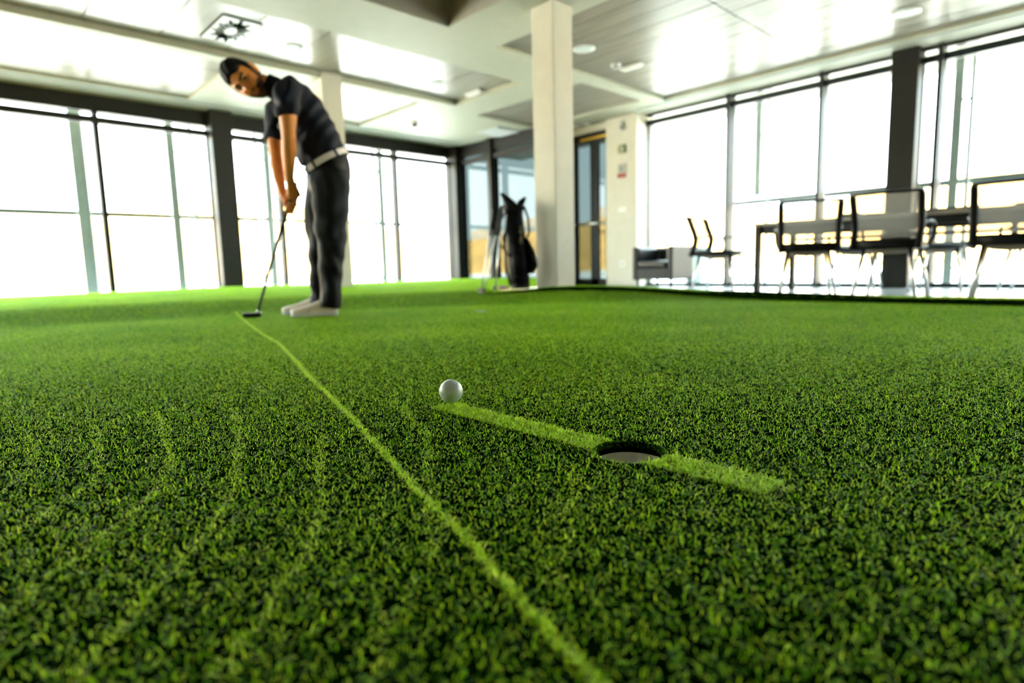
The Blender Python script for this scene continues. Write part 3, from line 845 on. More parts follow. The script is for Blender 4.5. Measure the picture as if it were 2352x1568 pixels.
MB().box(TX0, TX1, TY0, TY1, FLOOR_Z + 0.705, FLOOR_Z + 0.74).build('tabletop', M['table'], tab, world=True, bevel=0.004)
for y in (TY1 - 0.06, -0.9, TY0): 
    for x in (TX0 + 0.02, TX1 - 0.08):
        MB().box(x, x + 0.06, y, y + 0.06, FLOOR_Z, FLOOR_Z + 0.705).build('leg', M['table_dark'], tab, world=True, bevel=0.003)
MB().box(TX0 + 0.06, TX0 + 0.10, TY0, TY1 - 0.02, FLOOR_Z + 0.63, FLOOR_Z + 0.705).box(TX1 - 0.1, TX1 - 0.06, TY0, TY1 - 0.02, FLOOR_Z + 0.63, FLOOR_Z + 0.705).box(TX0 + .06, TX1 - .06, TY1 - 0.06, TY1 - 0.02, FLOOR_Z + 0.63, FLOOR_Z + 0.705).build('apron', M['table_dark'], tab, world=True)
MB().box(TX0 + .35, TX0 + .65, TY0 + .2, TY1 - .3, FLOOR_Z + 0.55, FLOOR_Z + 0.57).build('cable_tray', M['table_dark'], tab, world=True)

def sm(pts, n=5):
    """Catmull-Rom smoothing of a path"""
    P = [Vector(p) for p in pts]; out = []
    for i in range(len(P) - 1):
        p0, p1, p2, p3 = P[max(i-1, 0)], P[i], P[i+1], P[min(i+2, len(P)-1)]
        for k in range(n):
            t = k / n
            out.append(0.5 * ((2*p1) + (p2 - p0)*t + (2*p0 - 5*p1 + 4*p2 - p3)*t*t + (3*p1 - p0 - 3*p2 + p3)*t**3))
    out.append(P[-1]); return out
def make_chair():
    r = empty('conference_chair', (0, 0, 0))
    prof = [(-0.25, 0.42), (-0.215, 0.50), (-0.19, 0.58), (-0.20, 0.65), (-0.235, 0.74), (-0.265, 0.82), (-0.30, 0.845)]
    W0, W1 = 0.225, 0.235
    pz = sm([(x, 0, z) for x, z in prof], 4)
    for s_ in (-1, 1):
        MB().tube([(p.x, s_ * (W0 + (W1 - W0) * (p.z - .42) / .43), p.z) for p in pz], [0.025] * (len(pz) - 4) + [0.023, 0.020, 0.016, 0.012], 10, flat=(1.3, 1.05)).build('back_post', M['chair_frame'], r, smooth=True)
    MB().tube([(-0.30, -0.245, 0.845), (-0.31, -0.1, 0.850), (-0.312, 0, 0.851), (-0.31, 0.1, 0.850), (-0.30, 0.245, 0.845)], 0.014, 10, flat=(0.9, 1.6)).build('top_rail', M['chair_frame'], r, smooth=True)
    bk = MB(); cols = 9
    vs = []; fs = []
    for p in pz[4:-1]:
        for k in range(cols):
            u = -1 + 2 * k / (cols - 1)
            vs.append((p.x - 0.03 * (1 - u * u), u * 0.225, p.z))
    for i in range(len(pz) - 6):
        for k in range(cols - 1):
            a = i * cols + k; fs.append((a, a + 1, a + cols + 1, a + cols))
    bk.add(vs, fs); bo = bk.build('mesh_back', M['chair_mesh'], r, smooth=True)
    sl_ = bo.modifiers.new('t', 'SOLIDIFY'); sl_.thickness = 0.003
    MB().tube([(-0.235, -0.225, 0.455), (-0.255, -0.1, 0.455), (-0.262, 0, 0.455), (-0.255, 0.1, 0.455), (-0.235, 0.225, 0.455)], 0.04, 10, flat=(1.0, 0.35)).build('back_base', M['chair_frame'], r, smooth=True)
    st = []
    for x, w, zt, zb in ((-0.25, .20, .462, .425), (-0.2, .228, .472, .42), (0, .235, .470, .405), (0.15, .23, .474, .415), (0.235, .215, .466, .43), (0.255, .19, .452, .44)):
        st.append([(x, -w, (zt+zb)/2), (x, -w*.97, zt - .006), (x, -w*.5, zt), (x, w*.5, zt), (x, w*.97, zt - .006), (x, w, (zt+zb)/2), (x, w*.95, zb + .012), (x, w*.5, zb), (x, -w*.5, zb), (x, -w*.95, zb + .012)])
    MB().rings(st).build('seat', M['chair_frame'], r, smooth=True)
    sh = []
    for x, w, zt, zb in ((-0.2, .12, .425, .40), (-0.1, .18, .418, .375), (0.08, .18, .415, .378), (0.18, .12, .42, .405)):
        sh.append([(x, w * math.cos(a), zt - (zt - zb) * max(0, math.sin(a)) if math.sin(a) > 0 else zt) for a in [2*math.pi*q/14 for q in range(14)]])
    MB().rings(sh).build('seat_shell', M['chair_shell'], r, smooth=True)
    for s_ in (-1, 1):
        MB().tube(sm([(-0.195, s_*0.235, 0.60), (-0.08, s_*0.262, 0.625), (0.06, s_*0.262, 0.62), (0.13, s_*0.26, 0.585), (0.14, s_*0.25, 0.50), (0.10, s_*0.225, 0.44)], 4), 0.011, 8, flat=(0.8, 1.3)).build('armrest', M['chair_frame'], r, smooth=True)
    for x0, x1, s_ in ((-0.17, -0.235, -1), (-0.17, -0.235, 1), (0.17, 0.235, -1), (0.17, 0.235, 1)):
        lg = MB().tube([(x0, s_*0.16, 0.42), (x1, s_*0.225, 0.008)], [0.017, 0.013], 10).build('leg', M['chrome'], r, smooth=True)
        MB().tube([(x1 + (x0-x1)*.02, s_*0.2245, 0.016), (x1, s_*0.226, 0.0)], 0.013, 10).build('foot_cap', M['dark_plastic'], lg, smooth=True)
    return r
CG = 'mesh backed chairs around the conference table'
SPOTS = [(5.74, 2.13, 0.42, 'mesh backed chair with its back to the green, nearest the table end'),
         (5.655, 1.43, 0.03, 'mesh backed chair with its back to the green, in front of the dark pilaster'),
         (5.70, 0.67, 0.10, 'mesh backed chair with its back to the green, cut by the picture edge'),
         (6.33, 3.28, -1.45, 'mesh backed chair seen from the side at the end of the table'),
         (7.52, 2.25, math.pi + .1, 'chair on the window side of the table, opposite the chair nearest the table end'),
         (7.50, 1.45, math.pi, 'chair on the window side of the table, in front of the dark pilaster'),
         (7.50, 0.70, math.pi - .1, 'chair on the window side of the table, opposite the chair cut by the picture edge')]
proto = make_chair()
for k, (x, y, a, lb) in enumerate(SPOTS):
    c = proto if k == 0 else copy_tree(proto)
    c.location = (x, y, FLOOR_Z); c.rotation_euler = (0, 0, a)
    tag(c, lb, 'chair', CG)
cp = empty('table_box', (6.55, 2.02, FLOOR_Z + 0.74)); tag(cp, 'low grey box standing on the long conference table', 'box')
MB().box(-0.09, 0.09, -0.10, 0.10, 0.0, 0.035).build('body', M['table_dark'], cp, bevel=0.008)
MB().box(-0.07, 0.07, -0.08, 0.08, 0.035, 0.05).build('top', M['grey_plastic'], cp, bevel=0.006)

# tub armchair
M['leather'] = mat('black leather', (0.004, 0.005, 0.006), 0.3, spec=0.4, var=0.15, scale=20, bump=0.15, bscale=120, coat=0.3)
M['grey_vinyl'] = mat('grey vinyl', (0.022, 0.025, 0.024), 0.45, spec=0.3, var=0.1, scale=15, bump=0.1)
arm = empty('armchair', (7.47, 4.72, FLOOR_Z), math.pi); tag(arm, 'low black leather tub armchair with grey outer shell beside the wall pier', 'armchair')
def ushape(d0, d1, w0, w1, xf):
    return [(xf, -w1), (-d1 + 0.06, -w1), (-d1, -w1 + 0.06), (-d1, w1 - 0.06), (-d1 + 0.06, w1), (xf, w1), (xf, w0), (-d0 + 0.04, w0), (-d0, w0 - 0.04), (-d0, -w0 + 0.04), (-d0 + 0.04, -w0), (xf, -w0)]
MB().prism(ushape(0.24, 0.31, 0.25, 0.325, 0.31), 0.12, 0.585).build('shell', M['grey_vinyl'], arm, bevel=0.02, bseg=3)
MB().prism(ushape(0.20, 0.245, 0.225, 0.255, 0.28), 0.30, 0.565).build('inner_lining', M['leather'], arm, bevel=0.012)
MB().box(-0.24, 0.305, -0.25, 0.25, 0.125, 0.29).build('seat_base', M['grey_vinyl'], arm, bevel=0.012)
MB().box(-0.20, 0.315, -0.225, 0.225, 0.29, 0.385).build('seat_cushion', M['leather'], arm, bevel=0.03, bseg=3)
for x in (-0.25, 0.25):
    for y in (-0.27, 0.27):
        MB().tube([(x, y, 0.125), (x, y, 0.0)], [0.022, 0.014], 10).build('leg', M['dark_plastic'], arm, smooth=True)

# ------------------------------------------------------------------ small fittings on the pier
M['sign_green'] = mat('dark green sign', (0.012, 0.05, 0.025), 0.4, var=0.05)
M['sign_pale'] = mat('pale olive sign', (0.35, 0.36, 0.16), 0.5, var=0.05)
M['sign_grey'] = mat('grey sign', (0.36, 0.36, 0.31), 0.5, var=0.05)
M['sign_red'] = mat('dark red sign', (0.30, 0.02, 0.012), 0.45, var=0.05)
M['sign_white'] = mat('white sign print', (0.6, 0.62, 0.5), 0.5, var=0.03)
PX = 7.78
sg = empty('exit_sign', (PX, 5.665, 2.01)); tag(sg, 'green emergency exit sign with a pictogram, uppermost on the wall pier', 'sign')
MB().box(-0.012, 0, -0.078, 0.078, -0.068, 0.068).build('plate', M['sign_pale'], sg)
MB().box(-0.014, -0.012, -0.070, 0.012, -0.060, 0.060).build('green_panel', M['sign_green'], sg)
MB().box(-0.0155, -0.014, -0.030, -0.004, -0.045, 0.030).build('doorway_mark', M['sign_white'], sg)
fg_ = MB().ball((-0.0165, -0.026, 0.034), (0.002, 0.008, 0.008), 10, 6)
fg_.tube([(-0.0165, -0.026, 0.022), (-0.0165, -0.030, -0.008), (-0.0165, -0.016, -0.024), (-0.0165, -0.022, -0.045)], 0.004, 6).tube([(-0.0165, -0.030, -0.008), (-0.0165, -0.048, -0.022), (-0.0165, -0.058, -0.04)], 0.004, 6).tube([(-0.0165, -0.046, 0.010), (-0.0165, -0.028, 0.018), (-0.0165, -0.012, 0.004)], 0.0035, 6)
fg_.build('running_figure', M['sign_white'], sg)
MB().tube([(-0.0135, 0.062, 0.0), (-0.0135, 0.032, 0.0)], 0.006, 6).rings([[(-0.0145, 0.046, 0.02), (-0.0145, 0.068, 0.0), (-0.0145, 0.046, -0.02)], [(-0.0125, 0.046, 0.02), (-0.0125, 0.068, 0.0), (-0.0125, 0.046, -0.02)]]).build('arrow', M['sign_green'], sg)
sg = empty('extinguisher_sign', (PX, 5.66, 1.72)); tag(sg, 'grey square sign with an extinguisher pictogram on the wall pier, above the red plate', 'sign')
MB().box(-0.010, 0, -0.075, 0.075, -0.068, 0.068).build('plate', M['sign_grey'], sg)
MB().lathe([(0.001, -0.045), (0.016, -0.043), (0.016, 0.012), (0.006, 0.024), (0.006, 0.034), (0.001, 0.035)], (-0.010, 0.015, 0), 12).tube([(-0.012, 0.02, 0.03), (-0.012, 0.036, 0.02), (-0.012, 0.038, -0.01)], 0.003, 6).build('extinguisher_mark', mat('grey print', (0.20, 0.20, 0.16), 0.5, var=0.03), sg, smooth=True)
sg = empty('red_plate', (PX, 5.672, 1.612)); tag(sg, 'small dark red plate on the wall pier below the grey sign', 'sign')
MB().box(-0.010, 0, -0.078, 0.078, -0.034, 0.034).build('plate', M['sign_red'], sg)
for k in range(2): MB().box(-0.0115, -0.010, -0.018 , 0.020, -0.012 + 0.016*k, -0.004 + 0.016*k).build('print_bar', mat('faded red print', (0.40, 0.10, 0.07), 0.5, var=0.03), sg)
sw = empty('light_switch', (PX, 5.66, 1.095)); tag(sw, 'pale double light switch at shoulder height on the wall pier', 'switch')
MB().box(-0.010, 0, -0.075, 0.075, -0.038, 0.038).build('plate', M['white_plastic'], sw, bevel=0.004)
for y in (-0.045, 0.015): MB().box(-0.016, -0.010, y - 0.022, y + 0.026, -0.028, 0.028).build('rocker', M['white_plastic'], sw, bevel=0.003)
ot = empty('wall_socket', (PX, 5.663, 0.26)); tag(ot, 'white wall socket near the floor on the wall pier', 'socket')
MB().box(-0.010, 0, -0.05, 0.05, -0.045, 0.045).build('plate', M['white_plastic'], ot, bevel=0.004)
MB().tube([(-0.0105, 0, 0), (-0.012, 0, 0)], 0.024, 16).build('socket_well', M['grey_plastic'], ot)
sn = empty('wall_sensor', (PX, 5.655, 2.35)); tag(sn, 'slim grey sensor high on the wall pier under the ceiling', 'sensor')
MB().box(-0.035, 0, -0.028, 0.028, -0.065, 0.065).build('housing', M['grey_plastic'], sn, bevel=0.006)
MB().box(-0.038, -0.035, -0.018, 0.018, -0.045, -0.005).build('lens', M['dark_plastic'], sn)

# ------------------------------------------------------------------ ceiling fittings
BZ = REC['B'][4]; CZc = REC['C'][4]; AZ = REC['A1'][4]
v = empty('ceiling_vent', (2.227, 6.164, BZ)); tag(v, 'square swirl air vent with radial slots in the left ceiling panels', 'vent')
vx, vy = 0.165, 0.315
MB().box(-vx - .015, vx + .015, -vy - .015, vy + .015, -0.004, -0.001).build('shadow_gap', M['black'], v)
MB().box(-vx, vx, -vy, vy, -0.014, -0.004).build('plate', M['white_plastic'], v, bevel=0.003)
for k in range(22):
    a = 2 * math.pi * (k + 0.5) / 22; c, s_ = math.cos(a), math.sin(a)
    r0, r1 = 0.30, 0.74 if k % 2 else 0.96
    p0 = (vx * c * r0, vy * s_ * r0); p1 = (vx * c * r1, vy * s_ * r1)
    nx, ny = -(p1[1]-p0[1]), (p1[0]-p0[0]); l_ = math.hypot(nx, ny); nx *= 0.0105 / l_; ny *= 0.0105 / l_
    MB().prism([(p0[0]-nx*.35, p0[1]-ny*.35), (p1[0]-nx*1.7, p1[1]-ny*1.7), (p1[0]+nx*1.7, p1[1]+ny*1.7), (p0[0]+nx*.35, p0[1]+ny*.35)], -0.0175, -0.0138).build('slot', M['black'], v)
MB().lathe([(0.001, -0.017), (0.035, -0.016), (0.04, -0.013)], (0, 0, 0), 20).build('hub', M['white_plastic'], v)
def round_fit(name, x, y, z, r, label, mt, cat='ceiling light'):
    o = empty(name, (x, y, z)); tag(o, label, cat)
    MB().lathe([(r * .82, -0.002), (r * .86, -0.012), (r, -0.008), (r, -0.001)], (0, 0, 0), 28, cap=False).build('rim', M['white_plastic'], o, smooth=True)
    MB().lathe([(0.001, -0.007), (r * .5, -0.007), (r * .83, -0.003)], (0, 0, 0), 28).build('diffuser', mt, o, smooth=True)
    return o
M['diffuser'] = mat('frosted diffuser', (0.62, 0.66, 0.60), 0.5, var=0.03)
M['lit'] = mat('lit round diffuser', (0.8, 0.8, 0.75), 0.5, var=0.02, emit=(1.0, 0.97, 0.88, 1.6))
round_fit('round_downlight', 2.866, 6.21, BZ, 0.10, 'round ceiling downlight beside the swirl vent', M['diffuser'])
round_fit('round_downlight', 4.735, 6.27, BZ, 0.085, 'round ceiling downlight in the left panels, near the thin white bar lamp', M['diffuser'])
round_fit('round_downlight', 5.20, 4.28, CZc, 0.12, 'round ceiling downlight just behind the square pillar', M['diffuser'])
round_fit('round_downlight', 6.86, 1.73, CZc, 0.13, 'round ceiling downlight above the far end of the right windows', M['diffuser'])
round_fit('round_downlight', 1.91, 8.10, AZ, 0.10, 'faint round downlight in the panels by the left windows', M['diffuser'])
round_fit('large_round_lamp', 5.96, 8.20, CZ, 0.27, 'large glowing round lamp on the soffit in the far corner', M['lit'])
def bar(x, y, z, ln, label):
    o = empty('bar_lamp', (x, y, z)); tag(o, label, 'ceiling light')
    MB().box(-0.045, 0.045, -ln/2, ln/2, -0.03, -0.002).build('housing', M['white_plastic'], o, bevel=0.006)
    MB().box(-0.03, 0.03, -ln/2 + .02, ln/2 - .02, -0.042, -0.03).build('diffuser', M['white_plastic'], o, bevel=0.005)
bar(5.34, 6.27, BZ, 0.30, 'small white bar lamp on the left panels near the back beam')
bar(6.05, 4.27, CZc, 0.28, 'small white bar lamp on the right panels beside the smoke detector')
sd_ = empty('smoke_detector', (5.87, 4.36, CZc)); tag(sd_, 'small white smoke detector on the right ceiling panels', 'detector')
MB().lathe([(0.001, -0.001), (0.06, -0.001), (0.06, -0.018), (0.052, -0.022)], (0, 0, 0), 24).build('base', M['white_plastic'], sd_, smooth=True)
MB().lathe([(0.036, -0.022), (0.034, -0.05), (0.001, -0.056)], (0, 0, 0), 24).build('sensor_head', M['grey_plastic'], sd_, smooth=True)
dc = empty('dome_camera', (5.50, 7.90, CZ)); tag(dc, 'small dark dome camera on the soffit beside the glowing round lamp', 'camera')
MB().lathe([(0.001, -0.001), (0.055, -0.001), (0.052, -0.025)], (0, 0, 0), 20).build('base', M['white_plastic'], dc, smooth=True)
MB().ball((0, 0, -0.03), (0.042, 0.042, 0.04), 16, 9).build('dome', M['dark_plastic'], dc, smooth=True)
gr = empty('return_grille', (7.02, 7.60, CZ)); tag(gr, 'grey slatted return air grille on the soffit by the back windows', 'vent')
MB().box(-0.30, 0.22, -0.27, 0.27, -0.012, -0.001).build('frame', M['grey_plastic'], gr, bevel=0.003)
for k in range(12):
    x = -0.27 + k * 0.04
    MB().prism([(x, -0.014), (x + 0.02, -0.012), (x + 0.026, -0.02), (x + 0.006, -0.022)], -0.24, 0.24, 'y').build('slat', M['grey_plastic'], gr)
sp_ = empty('twin_spotlight', (7.73, 6.42, CZ)); tag(sp_, 'small twin spotlight on the soffit above the glass door', 'ceiling light')
for y in (-0.12, 0.12): MB().lathe([(0.05, -0.001), (0.05, -0.014), (0.035, -0.02), (0.001, -0.018)], (0, y, 0), 18).build('spot', M['white_plastic'], sp_, smooth=True)
MB().box(-0.03, 0.03, -0.09, 0.09, -0.006, -0.001).build('bracket', M['grey_plastic'], sp_)

# ------------------------------------------------------------------ the golfer
PO = Vector((1.72385871, 3.58940256, -0.018))
F_ = Vector((-0.888, 0.459, 0)).normalized(); L_ = Vector((-F_.y, F_.x, 0)); U_ = Vector((0, 0, 1))
def W(f, l, u): return F_ * f + L_ * l + U_ * u          # local to the person's feet
man = empty('person', PO)
tag(man, 'bearded man in navy polo shirt and dark trousers bending over a putter', 'person')
M['skin'] = mat('tanned skin', (0.92, 0.34, 0.07), 0.5, var=0.10, scale=14, bump=0.05, bscale=90)
M['hair'] = mat('dark brown hair', (0.004, 0.003, 0.0022), 0.6, spec=0.2, var=0.3, scale=60, bump=0.4, bscale=150)
M['beard'] = mat('short dark beard', (0.10, 0.045, 0.016), 0.75, var=0.4, scale=90, bump=0.4, bscale=200)
M['shirt'] = mat('navy polo cloth', (0.0055, 0.008, 0.018), 0.7, spec=0.25, var=0.2, scale=12, bump=0.35, bscale=26)
M['trouser'] = mat('dark trouser cloth', (0.0036, 0.0042, 0.0033), 0.6, spec=0.18, var=0.2, scale=10, bump=0.5, bscale=18)
M['belt'] = mat('white belt', (0.92, 0.85, 0.80), 0.45, var=0.04)
M['shoe'] = mat('pale leather shoe', (0.98, 0.84, 0.75), 0.5, var=0.05)
M['sole'] = mat('white rubber sole', (0.76, 0.76, 0.70), 0.5, var=0.04)

def sec(f, l, u, a, b, ang):
    """cross-section: a across (front-back), b sideways, ang = lean of the limb axis from vertical, towards the front"""
    t = math.radians(ang)
    return (W(f, l, u), F_ * (a * math.cos(t)) - U_ * (a * math.sin(t)), L_ * b)
def limb(pts, n=18):
    """pts: (f,l,u,r) or (f,l,u,ra,rb)"""
    out = []
    P = [W(*p[:3]) for p in pts]
    for i, p in enumerate(pts):
        t = (P[min(i+1, len(P)-1)] - P[max(i-1, 0)]).normalized()
        A = (F_ - t * F_.dot(t)).normalized(); B = t.cross(A)
        ra = p[3]; rb = p[4] if len(p) > 4 else p[3]
        out.append((P[i], A * ra, B * rb))
    return out
TORSO = [(-0.100, 0, 0.80, 0.105, 0.150, 5), (-0.100, 0, 0.87, 0.122, 0.165, 12), (-0.088, 0, 0.95, 0.116, 0.160, 22), (-0.070, 0, 1.03, 0.112, 0.155, 26),
         (-0.030, 0, 1.12, 0.118, 0.165, 32), (0.020, 0, 1.205, 0.122, 0.182, 38), (0.075, 0, 1.285, 0.112, 0.190, 46), (0.118, 0, 1.335, 0.088, 0.165, 54), (0.150, 0, 1.362, 0.062, 0.110, 60)]
NECK = [(0.120, 0, 1.335, 0.07, 0.07), (0.175, 0, 1.365, 0.058, 0.058), (0.225, 0, 1.385, 0.055, 0.055), (0.29, 0.0, 1.40, 0.056, 0.056)]
ARML = [(0.085, 0.135, 1.335, 0.060), (0.105, 0.185, 1.305, 0.062), (0.110, 0.205, 1.24, 0.056), (0.110, 0.205, 1.15, 0.049), (0.114, 0.195, 1.085, 0.041), (0.115, 0.182, 1.045, 0.0405), (0.118, 0.155, 0.985, 0.043), (0.128, 0.110, 0.905, 0.035), (0.134, 0.070, 0.845, 0.0275, 0.026), (0.132, 0.052, 0.818, 0.028, 0.022)]
ARMR = [(0.150, -0.120, 1.315, 0.058), (0.190, -0.180, 1.285, 0.060), (0.215, -0.205, 1.20, 0.054), (0.222, -0.200, 1.12, 0.048), (0.220, -0.180, 1.05, 0.042), (0.216, -0.165, 1.00, 0.041), (0.212, -0.130, 0.935, 0.043), (0.205, -0.085, 0.85, 0.035), (0.192, -0.052, 0.785, 0.0275, 0.025), (0.184, -0.042, 0.758, 0.028, 0.022)]
LEGL = [(-0.100, 0.085, 0.86, 0.098), (-0.100, 0.10, 0.76, 0.088), (-0.090, 0.115, 0.64, 0.070), (-0.085, 0.12, 0.53, 0.057), (-0.085, 0.122, 0.40, 0.053), (-0.070, 0.127, 0.26, 0.044), (-0.060, 0.130, 0.13, 0.036), (-0.055, 0.130, 0.06, 0.036)]
LEGR = [(-0.075, -0.080, 0.86, 0.098), (-0.050, -0.095, 0.76, 0.088), (-0.020, -0.105, 0.64, 0.070), (-0.002, -0.11, 0.53, 0.057), (-0.005, -0.112, 0.40, 0.053), (0.0, -0.117, 0.26, 0.044), (0.010, -0.120, 0.13, 0.036), (0.015, -0.120, 0.06, 0.036)]

# head: a sculpted grid in its own axes
HC = Vector((0.0, 0.0, CAM_H)) + (R_RIGHT * ((565 - 1176) / 1366.24) + R_UP * (-(182 - 784) / 1366.24) + R_FWD) * 3.52 - PO
vw = (Vector((0, 0, CAM_H)) - PO - HC).normalized()
e1_ = R_RIGHT - vw * R_RIGHT.dot(vw); e2_ = R_UP - vw * R_UP.dot(vw)      # across his line of sight to the hole
hf = (vw * 0.93 + (e1_ * -0.46 + e2_ * -0.89).normalized() * 0.36).normalized()
hu = (e1_ * -0.86 + e2_ * 0.50); hu = (hu - hf * hu.dot(hf)).normalized()
hl_ = hu.cross(hf)
HS = 1.08
def head_shape(dirs):
    """dirs (n,3) unit vectors x=left y=front z=up -> points (n,3), metres"""
    x, y, z = dirs.T
    ax = 0.077; ay = np.where(y > 0, 0.094, 0.100); az = np.where(z > 0, 0.120, 0.128)
    r = 1 / np.sqrt((x / ax) ** 2 + (y / ay) ** 2 + (z / az) ** 2)
    P = dirs * r[:, None]
    t = np.clip(-P[:, 2] / 0.128, 0, 1)
    P[:, 0] *= 1 - 0.30 * t ** 1.6
    back = P[:, 1] < 0
    P[:, 1] = np.where(back, P[:, 1] * (1 - 0.45 * t ** 1.3), P[:, 1] * (1 - 0.02 * t))
    P[:, 1] += np.where(~back, 0.020 * t ** 2, 0)
    X, Y, Z = P.T; fr = np.clip(Y / 0.06, 0, 1)
    def g(cx, cz, sx, sz): return np.exp(-((X - cx) / sx) ** 2 - ((Z - cz) / sz) ** 2) * fr
    Y = Y + 0.026 * g(0, -0.030, 0.013, 0.016) + 0.015 * g(0, -0.006, 0.010, 0.020)         # nose
    Y = Y - 0.017 * (g(0.032, 0.004, 0.019, 0.013) + g(-0.032, 0.004, 0.019, 0.013))           # eye sockets
    Y = Y + 0.007 * (g(0.030, 0.024, 0.024, 0.008) + g(-0.030, 0.024, 0.024, 0.008))           # brows
    Y = Y + 0.006 * (g(0.040, -0.022, 0.018, 0.016) + g(-0.040, -0.022, 0.018, 0.016))         # cheeks
    Y = Y + 0.008 * g(0, -0.060, 0.022, 0.006) + 0.007 * g(0, -0.074, 0.019, 0.006) - 0.005 * g(0, -0.067, 0.024, 0.003)   # lips
    Y = Y + 0.010 * g(0, -0.102, 0.022, 0.016)                                               # chin
    return np.stack([X, Y, Z], 1)
def sphere_grid(n=72, m=54):
    th = np.pi * (np.arange(m) + 0.5) / m; ph = 2 * np.pi * np.arange(n) / n
    T, Pq = np.meshgrid(th, ph, indexing='ij')
    D = np.stack([np.sin(T) * np.cos(Pq), np.sin(T) * np.sin(Pq), -np.cos(T)], -1).reshape(-1, 3)
    return D, n, m
HD, HN, HM = sphere_grid()
HP = head_shape(HD)
def h2w(P): return [HC + (hl_ * float(a) + hf * float(b) + hu * float(c)) * HS for a, b, c in P]
def head_layer(off):
    P = HP + HD * np.asarray(off)[:, None]
    pts = h2w(P)
    return MB().rings([pts[i*HN:(i+1)*HN] for i in range(HM)])
def ear(s_):
    mb = MB(); secs = []
    for zz, d, wd in ((-0.034, 0.006, 0.008), (-0.022, 0.012, 0.013), (0.0, 0.016, 0.017), (0.018, 0.018, 0.018), (0.030, 0.012, 0.012)):
        c = (s_ * (0.074 + d * .45), -0.008 - zz * 0.15, zz - 0.006)
        secs.append((h2w([c])[0], hl_ * (0.010 * HS), hf * (wd * HS)))
    return mb.loft(secs, 12)

GA = Vector(W(0.193, 0, 0.572)); GD = (W(0.376, 0, 0.058) - GA).normalized()      # putter axis
GN = (F_ - GD * F_.dot(GD)).normalized()
def grip_pt(s_, th, r):
    """point around the grip: s_ metres up from the grip's end, th angle from the front towards his left"""
    return GA - GD * s_ + (GN * math.cos(th) + L_ * math.sin(th)) * r
def hand(mb, s0, side, wrist):
    """side=+1 left hand (back of the hand to +left); fingers wrap from the palm behind the grip"""
    sgn = side
    ang = lambda d: math.radians(d) * sgn
    kn = [grip_pt(s0 - 0.010 - 0.0205 * k, ang(128 + 4 * k), 0.040 - 0.001 * k) for k in range(4)]
    pc = grip_pt(s0 + 0.028, ang(96), 0.036)
    wv = Vector(wrist)
    palm_ax = (kn[1] - wv).normalized()
    out_ = (grip_pt(s0, ang(95), 1.0) - grip_pt(s0, ang(95), 0.0))
    wid = palm_ax.cross(out_).normalized()
    mid = (kn[1] + kn[2]) / 2
    mb.loft([(wv, wid * 0.027, out_ * 0.021), (wv.lerp(mid, 0.35) + out_ * 0.002, wid * 0.034, out_ * 0.019), (wv.lerp(mid, 0.72) + out_ * 0.003, wid * 0.041, out_ * 0.017), (mid, wid * 0.042, out_ * 0.014)], 16)
    for k in range(4):
        Lg = (1.0, 1.08, 1.02, 0.86)[k]; r0 = (0.0095, 0.0098, 0.0094, 0.0084)[k]
        s_k = s0 - 0.010 - 0.0205 * k
        a = [kn[k]] + [grip_pt(s_k - 0.002 * q, ang(128 + 4*k + q * 38 * Lg), (0.037, 0.0285, 0.0265, 0.0250)[q - 1]) for q in (1, 2, 3, 4)]
        mb.tube(a, [r0 * 1.1, r0 * 1.05, r0, r0 * .93, r0 * .8], 12)
        mb.ball(tuple(a[0]), r0 * 1.18, 10, 7)
    th0 = wv.lerp(kn[0], 0.45) + (grip_pt(s0, ang(20), 1.0) - grip_pt(s0, ang(20), 0)) * 0.012
    mb.tube([th0, grip_pt(s0 + 0.012, ang(45), 0.032), grip_pt(s0 - 0.020, ang(14), 0.0265), grip_pt(s0 - 0.045, ang(4), 0.0245)], [0.015, 0.0125, 0.0108, 0.0085], 12)

body = MB()
body.loft([sec(*t) for t in TORSO], 28)
body.loft(limb(NECK), 18)
for A in (ARML, ARMR): body.loft(limb(A), 18)
for A in (LEGL, LEGR): body.loft(limb(A), 18)
for (f, l) in ((-0.055, 0.13), (0.015, -0.12)):       # feet, inside the shoes
    body.loft([(W(f - 0.045, l, 0.045), L_ * 0.020, U_ * 0.025), (W(f, l, 0.05), L_ * 0.027, U_ * 0.034), (W(f + 0.09, l, 0.034), L_ * 0.026, U_ * 0.015), (W(f + 0.15, l, 0.028), L_ * 0.020, U_ * 0.008)], 14)
nk = h2w([(0, -0.035, -0.03), (0, -0.030, -0.085)])
b0 = W(0.15, 0, 1.355)
body.loft([(b0, F_ * 0.05 - U_ * 0.03, L_ * 0.058), (b0.lerp(nk[1], 0.55), hf * 0.054, hl_ * 0.056), (nk[1], hf * 0.056, hl_ * 0.056), (nk[0], hf * 0.056, hl_ * 0.056)], 18)
hp_ = h2w(HP); body.rings([hp_[i*HN:(i+1)*HN] for i in range(HM)])
for s_ in (1, -1):
    e = ear(s_); body.add(e.v, e.f)
hand(body, 0.208, 1, W(*ARML[-1][:3]))
hand(body, 0.148, -1, W(*ARMR[-1][:3]))
bm_ = remeshed(body, 0.0036, 3, 0.5)
link(bm_, 'body', M['skin'], man, smooth=True)

